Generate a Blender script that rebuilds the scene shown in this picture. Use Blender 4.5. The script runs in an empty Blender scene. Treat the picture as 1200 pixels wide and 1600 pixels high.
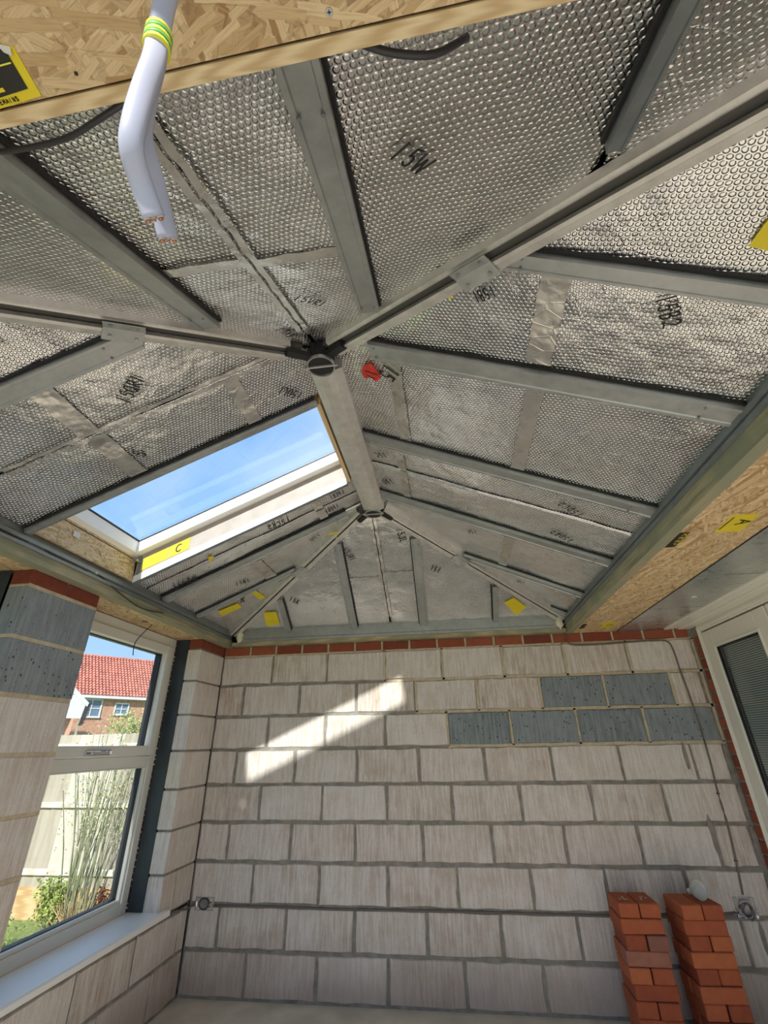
import bpy, bmesh, math, random
from mathutils import Vector, Matrix, noise
random.seed(7)
C = bpy.context.scene.collection
SC = bpy.context.scene
# ------------------------------------------------------------------ camera
cd = bpy.data.cameras.new('camera'); cam = bpy.data.objects.new('camera', cd); C.objects.link(cam)
cam.location = (1.6696, -3.6312, 1.3701); cam.rotation_euler = (2.0454, 0.0152, 0.1383)
cd.sensor_fit = 'HORIZONTAL'; cd.sensor_width = 36; cd.lens = 36*707.74/1200; cd.clip_start = 0.02; cd.clip_end = 500
SC.camera = cam
# ------------------------------------------------------------------ world, sun, exposure
SKY_STRENGTH = 0.85
SUN_STRENGTH = 4.5
EXPOSURE = 0.70
W = bpy.data.worlds.new('sky'); SC.world = W; W.use_nodes = True
wn = W.node_tree; wn.nodes.clear()
def wnode(t, **k):
    n = wn.nodes.new(t)
    for a, b in k.items(): setattr(n, a, b)
    return n
wo = wnode('ShaderNodeOutputWorld'); wb = wnode('ShaderNodeBackground'); wb.inputs[1].default_value = SKY_STRENGTH
tc = wnode('ShaderNodeTexCoord'); sp = wnode('ShaderNodeSeparateXYZ'); wn.links.new(tc.outputs['Generated'], sp.inputs[0])
gr = wnode('ShaderNodeValToRGB'); wn.links.new(sp.outputs[2], gr.inputs[0])
e = gr.color_ramp.elements; e[0].position = 0.0; e[0].color = (.52, .68, .88, 1); e[1].position = .9; e[1].color = (.17, .36, .74, 1)
m_ = e.new(.3); m_.color = (.30, .52, .84, 1)
nz = wnode('ShaderNodeTexNoise'); nz.inputs['Scale'].default_value = 2.2; nz.inputs['Detail'].default_value = 6
wn.links.new(tc.outputs['Generated'], nz.inputs[0])
cr = wnode('ShaderNodeValToRGB'); wn.links.new(nz.outputs[0], cr.inputs[0])
cr.color_ramp.elements[0].position = .46; cr.color_ramp.elements[0].color = (0, 0, 0, 1)
cr.color_ramp.elements[1].position = .80; cr.color_ramp.elements[1].color = (.8, .8, .8, 1)
mx = wnode('ShaderNodeMixRGB'); wn.links.new(cr.outputs[0], mx.inputs[0]); wn.links.new(gr.outputs[0], mx.inputs[1]); mx.inputs[2].default_value = (.75, .82, .92, 1)
wn.links.new(mx.outputs[0], wb.inputs[0]); wn.links.new(wb.outputs[0], wo.inputs[0])
sl = bpy.data.lights.new('sun', 'SUN'); sl.energy = SUN_STRENGTH; sl.angle = math.radians(1.3); sl.color = (1, .95, .88)
sun = bpy.data.objects.new('sun', sl); C.objects.link(sun); sun.location = (0, -8, 8)
sun.rotation_euler = Vector((.10, 1, -.635)).to_track_quat('-Z', 'Y').to_euler()
SC.view_settings.view_transform = 'Standard'; SC.view_settings.look = 'None'; SC.view_settings.gamma = 1
SC.view_settings.exposure = EXPOSURE; SC.view_settings.use_curve_mapping = False
SC.cycles.max_bounces = 10; SC.cycles.diffuse_bounces = 6; SC.cycles.glossy_bounces = 5; SC.cycles.transparent_max_bounces = 12
SC.cycles.sample_clamp_indirect = 6; SC.cycles.use_denoising = True; SC.cycles.caustics_reflective = True

# ------------------------------------------------------------------ data measured for this room
TEXTS = [["15W", "N", [1.631, -3.18], [1.685, -3.128]], ["15VR1", "N", [1.286, -2.743], [1.363, -2.678]], ["15VL1", "N", [1.227, -2.489], [1.191, -2.591]], ["15B1", "R", [1.865, -2.756], [1.809, -2.719]], ["15B2", "R", [2.244, -2.782], [2.291, -2.698]], ["15", "R", [1.51, -2.358], [1.472, -2.292]], ["15QR1", "L", [0.587, -2.474], [0.689, -2.547]], ["15OL1", "L", [1.136, -2.18], [1.065, -2.265]], ["5", "L", [0.482, -2.206], [0.506, -2.22]], ["15JL", "F", [1.382, -0.86], [1.409, -0.763]], ["15I", "F", [1.671, -0.55], [1.601, -0.58]], ["15JR1", "F", [0.992, -0.745], [1.036, -0.646]], ["15K", "F", [0.487, -0.348], [0.552, -0.308]], ["15CR2", "L", [0.794, -1.309], [0.664, -1.327]], ["15CR1", "L", [1.127, -1.332], [1.038, -1.33]], ["15DR1", "L", [1.063, -1.206], [0.979, -1.204]], ["15H1", "L", [0.876, -0.97], [0.8, -0.942]], ["15OE2", "L", [0.026, -1.108], [0.169, -1.095]], ["15N5", "L", [0.268, -0.794], [0.353, -0.764]], ["X", "L", [0.179, -0.515], [0.219, -0.497]], ["15C", "R", [1.417, -1.715], [1.359, -1.688]], ["15D", "R", [1.419, -1.447], [1.355, -1.411]], ["15DC2", "R", [2.34, -1.65], [2.239, -1.71]], ["15DR2", "R", [2.357, -1.363], [2.253, -1.41]], ["15F", "R", [1.885, -1.112], [1.828, -1.085]], ["15E", "R", [2.222, -0.534], [2.164, -0.51]]]
STICK = [["F", [[0.251, -0.254], [0.356, -0.254], [0.349, -0.129], [0.233, -0.117]]], ["F", [[2.114, -0.227], [2.183, -0.268], [2.279, -0.176], [2.207, -0.104]]], ["L", [[0.032, -0.551], [0.168, -0.534], [0.155, -0.433], [0.018, -0.447]]], ["L", [[0.286, -0.63], [0.323, -0.632], [0.33, -0.426], [0.29, -0.408]]], ["R", [[1.733, -2.702], [1.766, -2.726], [1.756, -2.685]]], ["R", [[2.234, -3.137], [2.267, -3.161], [2.272, -3.121], [2.24, -3.117]]], ["R", [[2.361, -2.934], [2.367, -2.996], [2.395, -3.014], [2.442, -2.922]]], ["L", [[0.31, -1.287], [0.337, -1.273], [0.3, -1.225], [0.288, -1.231]]], ["R", [[2.082, -0.648], [2.124, -0.667], [2.123, -0.588], [2.093, -0.568]]]]
RED = [[1.421, -2.322], [1.456, -2.346], [1.475, -2.31], [1.486, -2.278], [1.46, -2.244], [1.44, -2.268], [1.418, -2.25], [1.408, -2.284]]
NSTICK = [[1.132, -3.45], [1.206, -3.475], [1.223, -3.47], [1.219, -3.425], [1.157, -3.421], [1.095, -3.416]]
RSTICK = [[[2.739, -1.989], [2.832, -1.989], [2.852, -1.828], [2.748, -1.834]], [[2.603, -1.853], [2.649, -1.851], [2.655, -1.691], [2.603, -1.701]], [[2.746, -0.324], [2.823, -0.345], [2.857, -0.145], [2.778, -0.14]], [[2.617, -0.293], [2.648, -0.306], [2.656, -0.166], [2.624, -0.152]]]
SCREWS = [[1.593, -3.445], [1.277, -3.438]]
CABLE = [[[1.519, -3.494, 1.646], [1.517, -3.506, 1.656], [1.518, -3.52, 1.664], [1.521, -3.527, 1.677], [1.524, -3.532, 1.7], [1.527, -3.536, 1.725], [1.526, -3.539, 1.75], [1.526, -3.545, 1.794]], [[1.516, -3.477, 1.654], [1.516, -3.489, 1.665], [1.517, -3.502, 1.674], [1.518, -3.518, 1.683], [1.521, -3.527, 1.708], [1.523, -3.532, 1.735], [1.523, -3.537, 1.761], [1.523, -3.543, 1.806]]]
BCAB = [[1.02, -3.348, 2.2], [1.075, -3.35, 2.18], [1.174, -3.359, 2.16], [1.24, -3.375, 2.15], [1.3, -3.389, 2.16], [1.3, -3.383, 2.22]]
BCAB2 = [[1.602, -3.392, 2.2], [1.628, -3.39, 2.17], [1.663, -3.378, 2.17], [1.713, -3.367, 2.18], [1.759, -3.365, 2.22]]
LCAB = [[-0.075, -2.263, 2.163], [-0.075, -2.117, 2.166], [-0.075, -2.02, 2.172], [-0.075, -1.907, 2.162], [-0.075, -1.743, 2.159], [-0.075, -1.658, 2.172], [-0.075, -1.467, 2.129], [-0.075, -1.256, 2.097], [-0.075, -1.037, 2.123]]
HANG = [[-0.235, -0.997, 2.089], [-0.24, -0.884, 2.103], [-0.25, -0.919, 2.05], [-0.26, -0.971, 1.979], [-0.26, -0.984, 1.93], [-0.26, -0.974, 1.885]]
WCAB = [[2.577, -0.008, 2.168], [2.559, -0.008, 2.073], [2.568, -0.008, 2.025], [2.643, -0.008, 2.008], [2.848, -0.008, 2.009], [3.075, -0.008, 2.018], [3.209, -0.008, 2.021], [3.269, -0.008, 2.0], [3.285, -0.008, 1.936], [3.289, -0.008, 1.817], [3.3, -0.008, 1.668], [3.308, -0.008, 1.467], [3.307, -0.008, 1.24], [3.296, -0.008, 1.063], [3.296, -0.008, 0.895], [3.283, -0.008, 0.72], [3.266, -0.008, 0.561]]
XM, ZR, S = 1.2432, 2.7749, .4358
YF, SF, YN, SN = -1.0726, .5714, -2.3518, .5293
ZE = 2.2021
XR, XL = XM+(ZR-ZE)/S, XM-(ZR-ZE)/S
YFE, YNE = YF+(ZR-ZE)/SF, YN-(ZR-ZE)/SN
def zpl(k, x, y):
    if k == 'R': return ZR-S*(x-XM)
    if k == 'L': return ZR+S*(x-XM)
    if k == 'F': return ZR-SF*(y-YF)
    return ZR+SN*(y-YN)
NR = {'R': Vector((-S, 0, -1)).normalized(), 'L': Vector((S, 0, -1)).normalized(), 'F': Vector((0, -SF, -1)).normalized(), 'N': Vector((0, SN, -1)).normalized()}
def onp(k, x, y, off=0.0):
    """point of roof slope k over plan point x, y; off>0 towards the room"""
    return Vector((x, y, zpl(k, x, y)))+NR[k]*off

# ------------------------------------------------------------------ material helpers
class NT:
    def __init__(s, name):
        s.m = bpy.data.materials.new(name); s.m.use_nodes = True; s.t = s.m.node_tree; s.t.nodes.clear()
        s.o = s.n('ShaderNodeOutputMaterial'); s.p = s.n('ShaderNodeBsdfPrincipled'); s.l(s.p.outputs[0], s.o.inputs[0])
    def n(s, t, **k):
        q = s.t.nodes.new(t)
        for a, b in k.items(): setattr(q, a, b)
        return q
    def l(s, a, b): s.t.links.new(a, b)
    def setp(s, **k):
        for a, b in k.items(): s.p.inputs[a.replace('_', ' ')].default_value = b
    def pos(s): return s.n('ShaderNodeNewGeometry').outputs['Position']
    def obj(s): return s.n('ShaderNodeTexCoord').outputs['Object']
    def mapping(s, v, scale=(1, 1, 1), rot=(0, 0, 0), loc=(0, 0, 0)):
        q = s.n('ShaderNodeMapping'); s.l(v, q.inputs[0]); q.inputs['Scale'].default_value = scale; q.inputs['Rotation'].default_value = rot; q.inputs['Location'].default_value = loc
        return q.outputs[0]
    def noise(s, v, scale=5, detail=3, rough=.5):
        q = s.n('ShaderNodeTexNoise'); s.l(v, q.inputs[0]); q.inputs['Scale'].default_value = scale; q.inputs['Detail'].default_value = detail; q.inputs['Roughness'].default_value = rough
        return q.outputs[0]
    def ramp(s, f, *st):
        q = s.n('ShaderNodeValToRGB'); s.l(f, q.inputs[0]); e = q.color_ramp.elements
        for i, (p, c) in enumerate(st):
            if not hasattr(c, '__len__'): c = (c, c, c)
            el = e[i] if i < 2 else e.new(p)
            el.position = p; el.color = (*c, 1)
        return q.outputs[0]
    def mix(s, f, a, b, t='MIX'):
        q = s.n('ShaderNodeMixRGB', blend_type=t)
        for i, v in ((0, f), (1, a), (2, b)):
            if hasattr(v, 'node'): s.l(v, q.inputs[i])
            elif i == 0: q.inputs[0].default_value = v
            else: q.inputs[i].default_value = (*v, 1)
        return q.outputs[0]
    def math(s, op, a, b=0.0, c=0.0):
        q = s.n('ShaderNodeMath', operation=op)
        for i, v in enumerate((a, b, c)):
            if hasattr(v, 'node'): s.l(v, q.inputs[i])
            else: q.inputs[i].default_value = v
        return q.outputs[0]
    def color(s, c): s.l(c, s.p.inputs['Base Color'])
    def bump(s, h, strength=.5, dist=.01, prev=None):
        q = s.n('ShaderNodeBump'); s.l(h, q.inputs['Height']); q.inputs['Strength'].default_value = strength; q.inputs['Distance'].default_value = dist
        if prev: s.l(prev, q.inputs['Normal'])
        s.l(q.outputs[0], s.p.inputs['Normal']); return q.outputs[0]
    def rnd(s): return s.n('ShaderNodeObjectInfo').outputs['Random']

def plain(name, col, rough=.5, metal=0.0, var=.0, vs=20, bump=0, bs=60, spec=None):
    a = NT(name); a.setp(Base_Color=(*col, 1), Roughness=rough, Metallic=metal)
    if spec is not None: a.p.inputs['Specular IOR Level'].default_value = spec
    if var:
        f = a.noise(a.pos(), vs, 4)
        c1 = tuple(max(0, c*(1-var)) for c in col); c2 = tuple(min(1, c*(1+var)) for c in col)
        a.color(a.ramp(f, (.3, c1), (.7, c2)))
    if bump: a.bump(a.noise(a.pos(), bs, 4), bump, .004)
    return a.m

def foil_mat(name, tint=(.91, .90, .895), bub=1.0, rough=.17, rot=0.0):
    a = NT(name); pos = a.pos()
    wr = a.noise(pos, 5.5, 3, .6)
    mp = a.mapping(pos, (1, 1, 1), (0, 0, rot))
    nd = a.n('ShaderNodeTexNoise'); a.l(pos, nd.inputs[0]); nd.inputs['Scale'].default_value = 9; nd.inputs['Detail'].default_value = 2
    vm = a.n('ShaderNodeVectorMath', operation='MULTIPLY_ADD'); a.l(nd.outputs['Color'], vm.inputs[0]); vm.inputs[1].default_value = (.018, .018, 0); a.l(mp, vm.inputs[2])
    sx = a.n('ShaderNodeSeparateXYZ'); a.l(vm.outputs[0], sx.inputs[0])
    P = .0135
    def lat(o):
        u = a.math('SUBTRACT', a.math('FRACT', a.math('ADD', a.math('MULTIPLY', sx.outputs[0], 1/P), o)), .5)
        v = a.math('MULTIPLY', a.math('SUBTRACT', a.math('FRACT', a.math('ADD', a.math('MULTIPLY', sx.outputs[1], 1/(P*1.732)), o)), .5), 1.732)
        return a.math('SQRT', a.math('ADD', a.math('MULTIPLY', u, u), a.math('MULTIPLY', v, v)))
    d = a.math('MINIMUM', lat(0.0), lat(0.5))
    h = a.ramp(d, (.27, 1.0), (.44, 0.0)); 
    fine = a.noise(pos, 120, 3, .7)
    crk = a.n('ShaderNodeTexVoronoi', feature='DISTANCE_TO_EDGE'); a.l(a.mapping(pos, (1, 1.6, 1)), crk.inputs[0]); crk.inputs['Scale'].default_value = 13
    cr = a.ramp(crk.outputs[0], (0, 1.0), (.05, 0.0))
    crm = a.math('MULTIPLY', cr, a.ramp(a.noise(pos, 3.1, 2), (.52, 0.0), (.7, 1.0)))
    patch = a.ramp(a.noise(pos, 4.3, 3), (.35, .75), (.6, 1.0))
    if bub: n1 = a.bump(a.math('MULTIPLY', h, patch), .95*bub, .0028)
    else: n1 = None
    n2 = a.bump(a.math('MULTIPLY_ADD', crm, .8, a.math('MULTIPLY', fine, .45)), .40, .003, n1)
    a.bump(wr, .45, .03, n2)
    a.setp(Metallic=1.0, Roughness=rough)
    a.color(a.ramp(a.noise(pos, 8, 4), (.3, tuple(c*.86 for c in tint)), (.7, tint)))
    a.l(a.ramp(a.noise(pos, 17, 3), (.3, rough-.05), (.7, rough+.12)), a.p.inputs['Roughness'])
    return a.m

def steel_mat(name, col=(.46, .475, .47), rough=.42, metal=.75):
    a = NT(name); a.setp(Metallic=metal)
    f = a.noise(a.mapping(a.pos(), (1, 1, 1)), 26, 5, .65)
    g = a.noise(a.pos(), 3.5, 3)
    c = a.ramp(f, (.3, tuple(q*.78 for q in col)), (.7, tuple(q*1.15 for q in col)))
    a.color(a.mix(.35, c, a.ramp(g, (.3, tuple(q*.7 for q in col)), (.7, tuple(min(1, q*1.25) for q in col)))))
    a.l(a.ramp(f, (.3, rough-.08), (.7, rough+.12)), a.p.inputs['Roughness'])
    a.bump(f, .08, .003)
    return a.m

def wood_mat(name, c1, c2, axis='x', green=None, k=1.0):
    a = NT(name)
    sc = {'x': (1.2, 22, 22), 'y': (22, 1.2, 22), 'z': (22, 22, 1.2)}[axis]
    v = a.mapping(a.pos(), sc)
    f = a.noise(v, 2.2*k, 5, .6)
    w = a.n('ShaderNodeTexWave'); a.l(a.mapping(a.pos(), {'x': (.6, 9, 9), 'y': (9, .6, 9), 'z': (9, 9, .6)}[axis]), w.inputs[0]); w.inputs['Scale'].default_value = 2.0*k; w.inputs['Distortion'].default_value = 7; w.inputs['Detail'].default_value = 2
    ff = a.mix(.5, f, w.outputs[0])
    c = a.ramp(ff, (.25, c1), (.75, c2))
    if green: c = a.mix(a.ramp(a.noise(a.pos(), 5, 3), (.4, 0.0), (.6, .8)), c, green)
    a.color(c); a.setp(Roughness=.65); a.bump(ff, .12, .003)
    return a.m

def osb_mat(name, cols, dark=(.22, .12, .05), swap=False, turn=0.0, big=1.0):
    a = NT(name); pos = a.pos()
    if swap:
        sx = a.n('ShaderNodeSeparateXYZ'); a.l(pos, sx.inputs[0]); cx = a.n('ShaderNodeCombineXYZ'); a.l(sx.outputs[1], cx.inputs[0]); a.l(sx.outputs[2], cx.inputs[1]); pos = cx.outputs[0]
    warp = a.n('ShaderNodeTexNoise'); a.l(pos, warp.inputs[0]); warp.inputs['Scale'].default_value = 14; warp.inputs['Detail'].default_value = 2
    vm = a.n('ShaderNodeVectorMath', operation='MULTIPLY_ADD'); a.l(warp.outputs['Color'], vm.inputs[0]); vm.inputs[1].default_value = (.014, .014, .014); a.l(pos, vm.inputs[2])
    col = None; hgt = None
    for i, (ang, sx, sy) in enumerate(((0.15, 9, 60), (1.0, 13, 75), (-.6, 14, 95), (1.75, 20, 85), (.4, 18, 110), (-.2, 10, 80))):
        ang = ang+turn
        v = a.mapping(vm.outputs[0], (big, big, 1), (0, 0, ang), (i*3.7, i*1.9, 0))
        v = a.mapping(v, (sx, sy, 0))
        vo = a.n('ShaderNodeTexVoronoi', distance='CHEBYCHEV'); a.l(v, vo.inputs[0]); vo.inputs['Scale'].default_value = 1
        sep = a.n('ShaderNodeSeparateColor'); a.l(vo.outputs['Color'], sep.inputs[0])
        c = a.ramp(sep.outputs[0], (0, cols[0]), (.22, cols[1]), (1, cols[2]))
        st = a.noise(a.mapping(a.mapping(pos, (1, 1, 1), (0, 0, ang)), (30, 420, 1)), 1, 2)
        c = a.mix(a.math('MULTIPLY', a.ramp(st, (.45, 0.0), (.75, 1.0)), .35), c, dark)
        if col is None: col, hgt = c, sep.outputs[1]
        else:
            mk = a.math('GREATER_THAN', sep.outputs[2], .55)
            edge = a.ramp(vo.outputs['Distance'], (.38, 1.0), (.5, 0.0))
            mk2 = a.math('MULTIPLY', mk, a.math('GREATER_THAN', edge, .3))
            strand_gap = a.math('MULTIPLY', a.math('MULTIPLY', mk, a.math('SUBTRACT', 1.0, a.math('GREATER_THAN', edge, .3))), .28)  # darker gaps around the strands
            col = a.mix(strand_gap, a.mix(mk2, col, c), dark)
            hgt = a.mix(mk2, hgt, sep.outputs[1])
    sp = a.ramp(a.noise(pos, 55, 3), (.70, 0.0), (.76, 1.0))
    col = a.mix(a.math('MULTIPLY', sp, .6), col, dark)
    a.color(col); a.setp(Roughness=.6); a.bump(hgt, .25, .003)
    return a.m

def block_mat(name, cols, pit=0.0, stripes=.7):
    a = NT(name); pos = a.pos(); r = a.rnd()
    sx = a.n('ShaderNodeSeparateXYZ'); a.l(pos, sx.inputs[0])
    ad = a.n('ShaderNodeCombineXYZ'); a.l(a.math('ADD', sx.outputs[0], sx.outputs[1]), ad.inputs[0]); a.l(a.math('MULTIPLY', sx.outputs[2], .07), ad.inputs[1]); a.l(a.math('MULTIPLY', r, 30), ad.inputs[2])
    comb = a.noise(ad.outputs[0], 75, 3, .65)
    big = a.noise(pos, 7, 4, .6); sml = a.noise(pos, 60, 4, .7)
    c = a.ramp(a.math('MULTIPLY_ADD', r, .3, a.math('MULTIPLY', big, .85)), (.26, cols[0]), (.5, cols[1]), (.8, cols[2]))
    c = a.mix(a.math('MULTIPLY', a.ramp(comb, (.42, 0.0), (.60, 1.0)), .55), c, cols[3])
    c = a.mix(a.math('MULTIPLY', a.ramp(sml, (.52, 0.0), (.72, 1.0)), .3), c, cols[0])
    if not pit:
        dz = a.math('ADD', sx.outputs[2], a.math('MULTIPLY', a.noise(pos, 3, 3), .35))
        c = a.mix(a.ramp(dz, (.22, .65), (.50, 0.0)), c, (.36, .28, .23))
    if pit:
        vo = a.n('ShaderNodeTexVoronoi'); a.l(a.mapping(pos, (70, 70, 45)), vo.inputs[0]); vo.inputs['Scale'].default_value = 1
        sc2 = a.n('ShaderNodeSeparateColor'); a.l(vo.outputs['Color'], sc2.inputs[0])
        pm = a.math('MULTIPLY', a.math('GREATER_THAN', sc2.outputs[0], .80), a.math('LESS_THAN', a.math('ADD', vo.outputs['Distance'], a.math('MULTIPLY', sml, .35)), .46))
        c = a.mix(a.math('MULTIPLY', pm, pit), c, (.025, .025, .03))
    a.color(c); a.setp(Roughness=.9)
    n1 = a.bump(comb, stripes, .006)
    a.bump(sml, .35, .004, n1)
    return a.m

def glass_mat(name, tint=(.93, .97, .98), ior=1.45, k=1.0):
    a = NT(name); tr = a.n('ShaderNodeBsdfTransparent'); tr.inputs[0].default_value = (*tint, 1)
    gl = a.n('ShaderNodeBsdfGlossy'); gl.inputs['Roughness'].default_value = .02
    lw = a.n('ShaderNodeLayerWeight'); lw.inputs[0].default_value = .5
    fr = a.math('MULTIPLY_ADD', a.math('POWER', lw.outputs['Facing'], 4.0), .7, .03)
    mx = a.n('ShaderNodeMixShader'); a.l(a.math('MULTIPLY', fr, k), mx.inputs[0]); a.l(tr.outputs[0], mx.inputs[1]); a.l(gl.outputs[0], mx.inputs[2]); a.l(mx.outputs[0], a.o.inputs[0])
    return a.m

M = {}
M['foil'] = foil_mat('bubble_foil', rot=.1)
M['tape'] = foil_mat('foil_tape', (.80, .78, .73), 0, .26)
M['steel'] = steel_mat('galvanised_steel')
M['steel_dark'] = steel_mat('galvanised_steel_dark', (.30, .33, .34), .5)
M['alu'] = steel_mat('mill_aluminium', (.66, .64, .60), .42, .55)
M['recess'] = plain('hip_recess', (.10, .095, .085), .6)
M['plate'] = steel_mat('bracket_plate', (.50, .51, .50), .5, .6)
M['black'] = plain('black_rubber', (.012, .012, .013), .6)
M['ink'] = plain('marker_ink', (.02, .02, .022), .45)
M['dpc'] = plain('damp_proof_membrane', (.030, .040, .050), .38, 0, .35, 7, .3, 14)
M['pine'] = wood_mat('pine_batten', (.56, .39, .20), (.76, .60, .36), 'x', k=4.0)
M['pine_y'] = wood_mat('pine_lining', (.62, .42, .22), (.78, .58, .34), 'y')
M['green_y'] = wood_mat('treated_timber', (.25, .235, .15), (.42, .385, .25), 'y', (.25, .27, .19), k=2.0)
M['green_x'] = wood_mat('treated_timber_across', (.36, .30, .18), (.55, .44, .26), 'x', (.30, .30, .19))
M['osb'] = osb_mat('strand_board', ((.36, .20, .08), (.55, .37, .18), (.74, .56, .33)))
M['osb_y'] = osb_mat('strand_board_lengthwise', ((.42, .25, .10), (.62, .43, .22), (.80, .62, .38)), turn=1.57, big=.8)
M['lining_board'] = plain('lining_board', (.46, .40, .355), .6, 0, .1, 12)
M['osb_side'] = osb_mat('strand_board_edge', ((.50, .33, .15), (.64, .47, .25), (.78, .63, .40)), swap=True)
M['block'] = block_mat('aggregate_block', ((.42, .32, .25), (.58, .50, .435), (.68, .62, .575), (.82, .78, .745)))
M['block_dark'] = block_mat('grey_block', ((.14, .165, .175), (.20, .23, .245), (.26, .29, .305), (.34, .38, .40)), .9, .5)
M['mortar'] = plain('grey_mortar', (.27, .25, .22), .95, 0, .25, 18, .8, 70)
M['mortar_new'] = plain('yellow_mortar', (.56, .47, .33), .95, 0, .15, 25, .8, 80)
def brick_mat(name, cols):
    a = NT(name); f = a.noise(a.pos(), 26, 4, .6)
    c = a.ramp(a.math('MULTIPLY_ADD', a.rnd(), .55, a.math('MULTIPLY', f, .5)), (.2, cols[0]), (.5, cols[1]), (.85, cols[2]))
    a.color(c); a.setp(Roughness=.85); a.bump(a.noise(a.pos(), 130, 4), .35, .003); return a.m
M['brick'] = brick_mat('red_brick', ((.20, .045, .025), (.29, .07, .035), (.37, .10, .05)))
M['brick_stack'] = brick_mat('stacked_brick', ((.25, .055, .024), (.35, .085, .034), (.44, .125, .048)))
M['brick_burnt'] = brick_mat('burnt_brick', ((.16, .09, .075), (.25, .095, .065), (.36, .15, .10)))
M['upvc'] = plain('white_upvc', (.74, .74, .70), .32)
M['upvc_warm'] = plain('white_door_upvc', (.80, .78, .70), .35)
M['paint'] = plain('white_lacquer', (.90, .90, .88), .35)
M['glass'] = glass_mat('clear_glass')
M['gasket'] = plain('gasket', (.015, .015, .018), .5)
M['concrete'] = plain('concrete_floor', (.62, .57, .48), .9, 0, .16, 5, .5, 40)
M['yellow'] = plain('yellow_label', (.78, .62, .02), .5, 0, .08, 9)
M['blackprint'] = plain('black_print', (.02, .018, .012), .5)
M['paper'] = plain('white_paper', (.72, .70, .66), .7)
M['red'] = plain('red_label', (.62, .03, .02), .45, 0, .3, 60)
M['cable_grey'] = plain('grey_sheath', (.43, .45, .56), .38)
M['cable_dark'] = plain('dark_sheath', (.045, .045, .055), .42)
M['cable_brown'] = plain('dusty_cable', (.17, .14, .12), .7)
M['copper'] = plain('copper', (.62, .24, .11), .35, .8)
M['insul'] = plain('core_insulation', (.45, .40, .38), .6)
M['green_tape'] = plain('green_tape', (.10, .42, .10), .5)
M['yellow_tape'] = plain('yellow_tape', (.80, .78, .08), .5)
M['chrome'] = plain('chrome', (.65, .65, .66), .18, 1)
M['foam'] = plain('expanding_foam', (.70, .66, .52), .8, 0, .15, 30, .6, 40)
M['blind'] = plain('blind_slat', (.50, .52, .49), .5)
M['cup'] = plain('pale_plastic', (.62, .62, .58), .3)
def translucent_cup():
    a = NT('cup_plastic'); a.setp(Base_Color=(.66, .66, .62, 1), Roughness=.25); a.p.inputs['Transmission Weight'].default_value = .35; a.setp(Base_Color=(.78, .78, .74, 1)); return a.m
M['cup'] = translucent_cup()
M['grass'] = plain('lawn', (.20, .25, .07), .9, 0, .5, 30, .8, 90)
def fence_mat():
    a = NT('weathered_fence'); f = a.noise(a.mapping(a.pos(), (9, 9, .9)), 2, 4, .6)
    a.color(a.ramp(a.math('MULTIPLY_ADD', a.rnd(), .55, a.math('MULTIPLY', f, .6)), (.25, (.24, .19, .13)), (.55, (.42, .36, .28)), (.85, (.56, .50, .42)))); a.setp(Roughness=.85); return a.m
M['fence'] = fence_mat()
M['fence_rail'] = wood_mat('fence_rail', (.50, .43, .33), (.68, .61, .50), 'x')
M['fence_orange'] = wood_mat('gravel_board', (.45, .27, .11), (.62, .42, .22), 'x')
def far_brick():
    a = NT('far_brick'); b = a.n('ShaderNodeTexBrick'); a.l(a.mapping(a.obj(), (1, 1, 1), (math.radians(90), 0, 0)), b.inputs[0])
    b.inputs['Color1'].default_value = (.50, .20, .11, 1); b.inputs['Color2'].default_value = (.62, .33, .20, 1); b.inputs['Mortar'].default_value = (.62, .52, .42, 1)
    b.inputs['Scale'].default_value = 1; b.inputs['Brick Width'].default_value = .225; b.inputs['Row Height'].default_value = .075; b.inputs['Mortar Size'].default_value = .008
    a.color(a.mix(.4, b.outputs[0], a.ramp(a.noise(a.obj(), 5, 5, .7), (.38, (.40, .12, .06)), (.62, (.72, .42, .28))))); a.setp(Roughness=.9); return a.m
M['far_brick'] = far_brick()
M['pantile'] = plain('pantile', (.62, .26, .20), .7, 0, .25, 2.5)
M['slate'] = plain('dark_tile', (.06, .045, .045), .7)
M['leaf'] = plain('leaf_green', (.30, .36, .08), .7, 0, .5, 9)
M['leaf_light'] = plain('leaf_light', (.45, .47, .18), .7, 0, .4, 9)
M['leaf_red'] = plain('leaf_red', (.30, .08, .05), .7, 0, .4, 9)
M['stem'] = plain('stem', (.25, .25, .14), .7, 0, .3, 5)
M['render'] = plain('white_render', (.80, .80, .78), .8)
M['winglass'] = plain('far_window_pane', (.16, .22, .30), .15, 0)
M['grey_sheet'] = steel_mat('foil_laminate_sheet', (.70, .71, .70), .30, .85)
M['roofdeck'] = plain('roof_underlay', (.05, .05, .05), .9)

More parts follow.
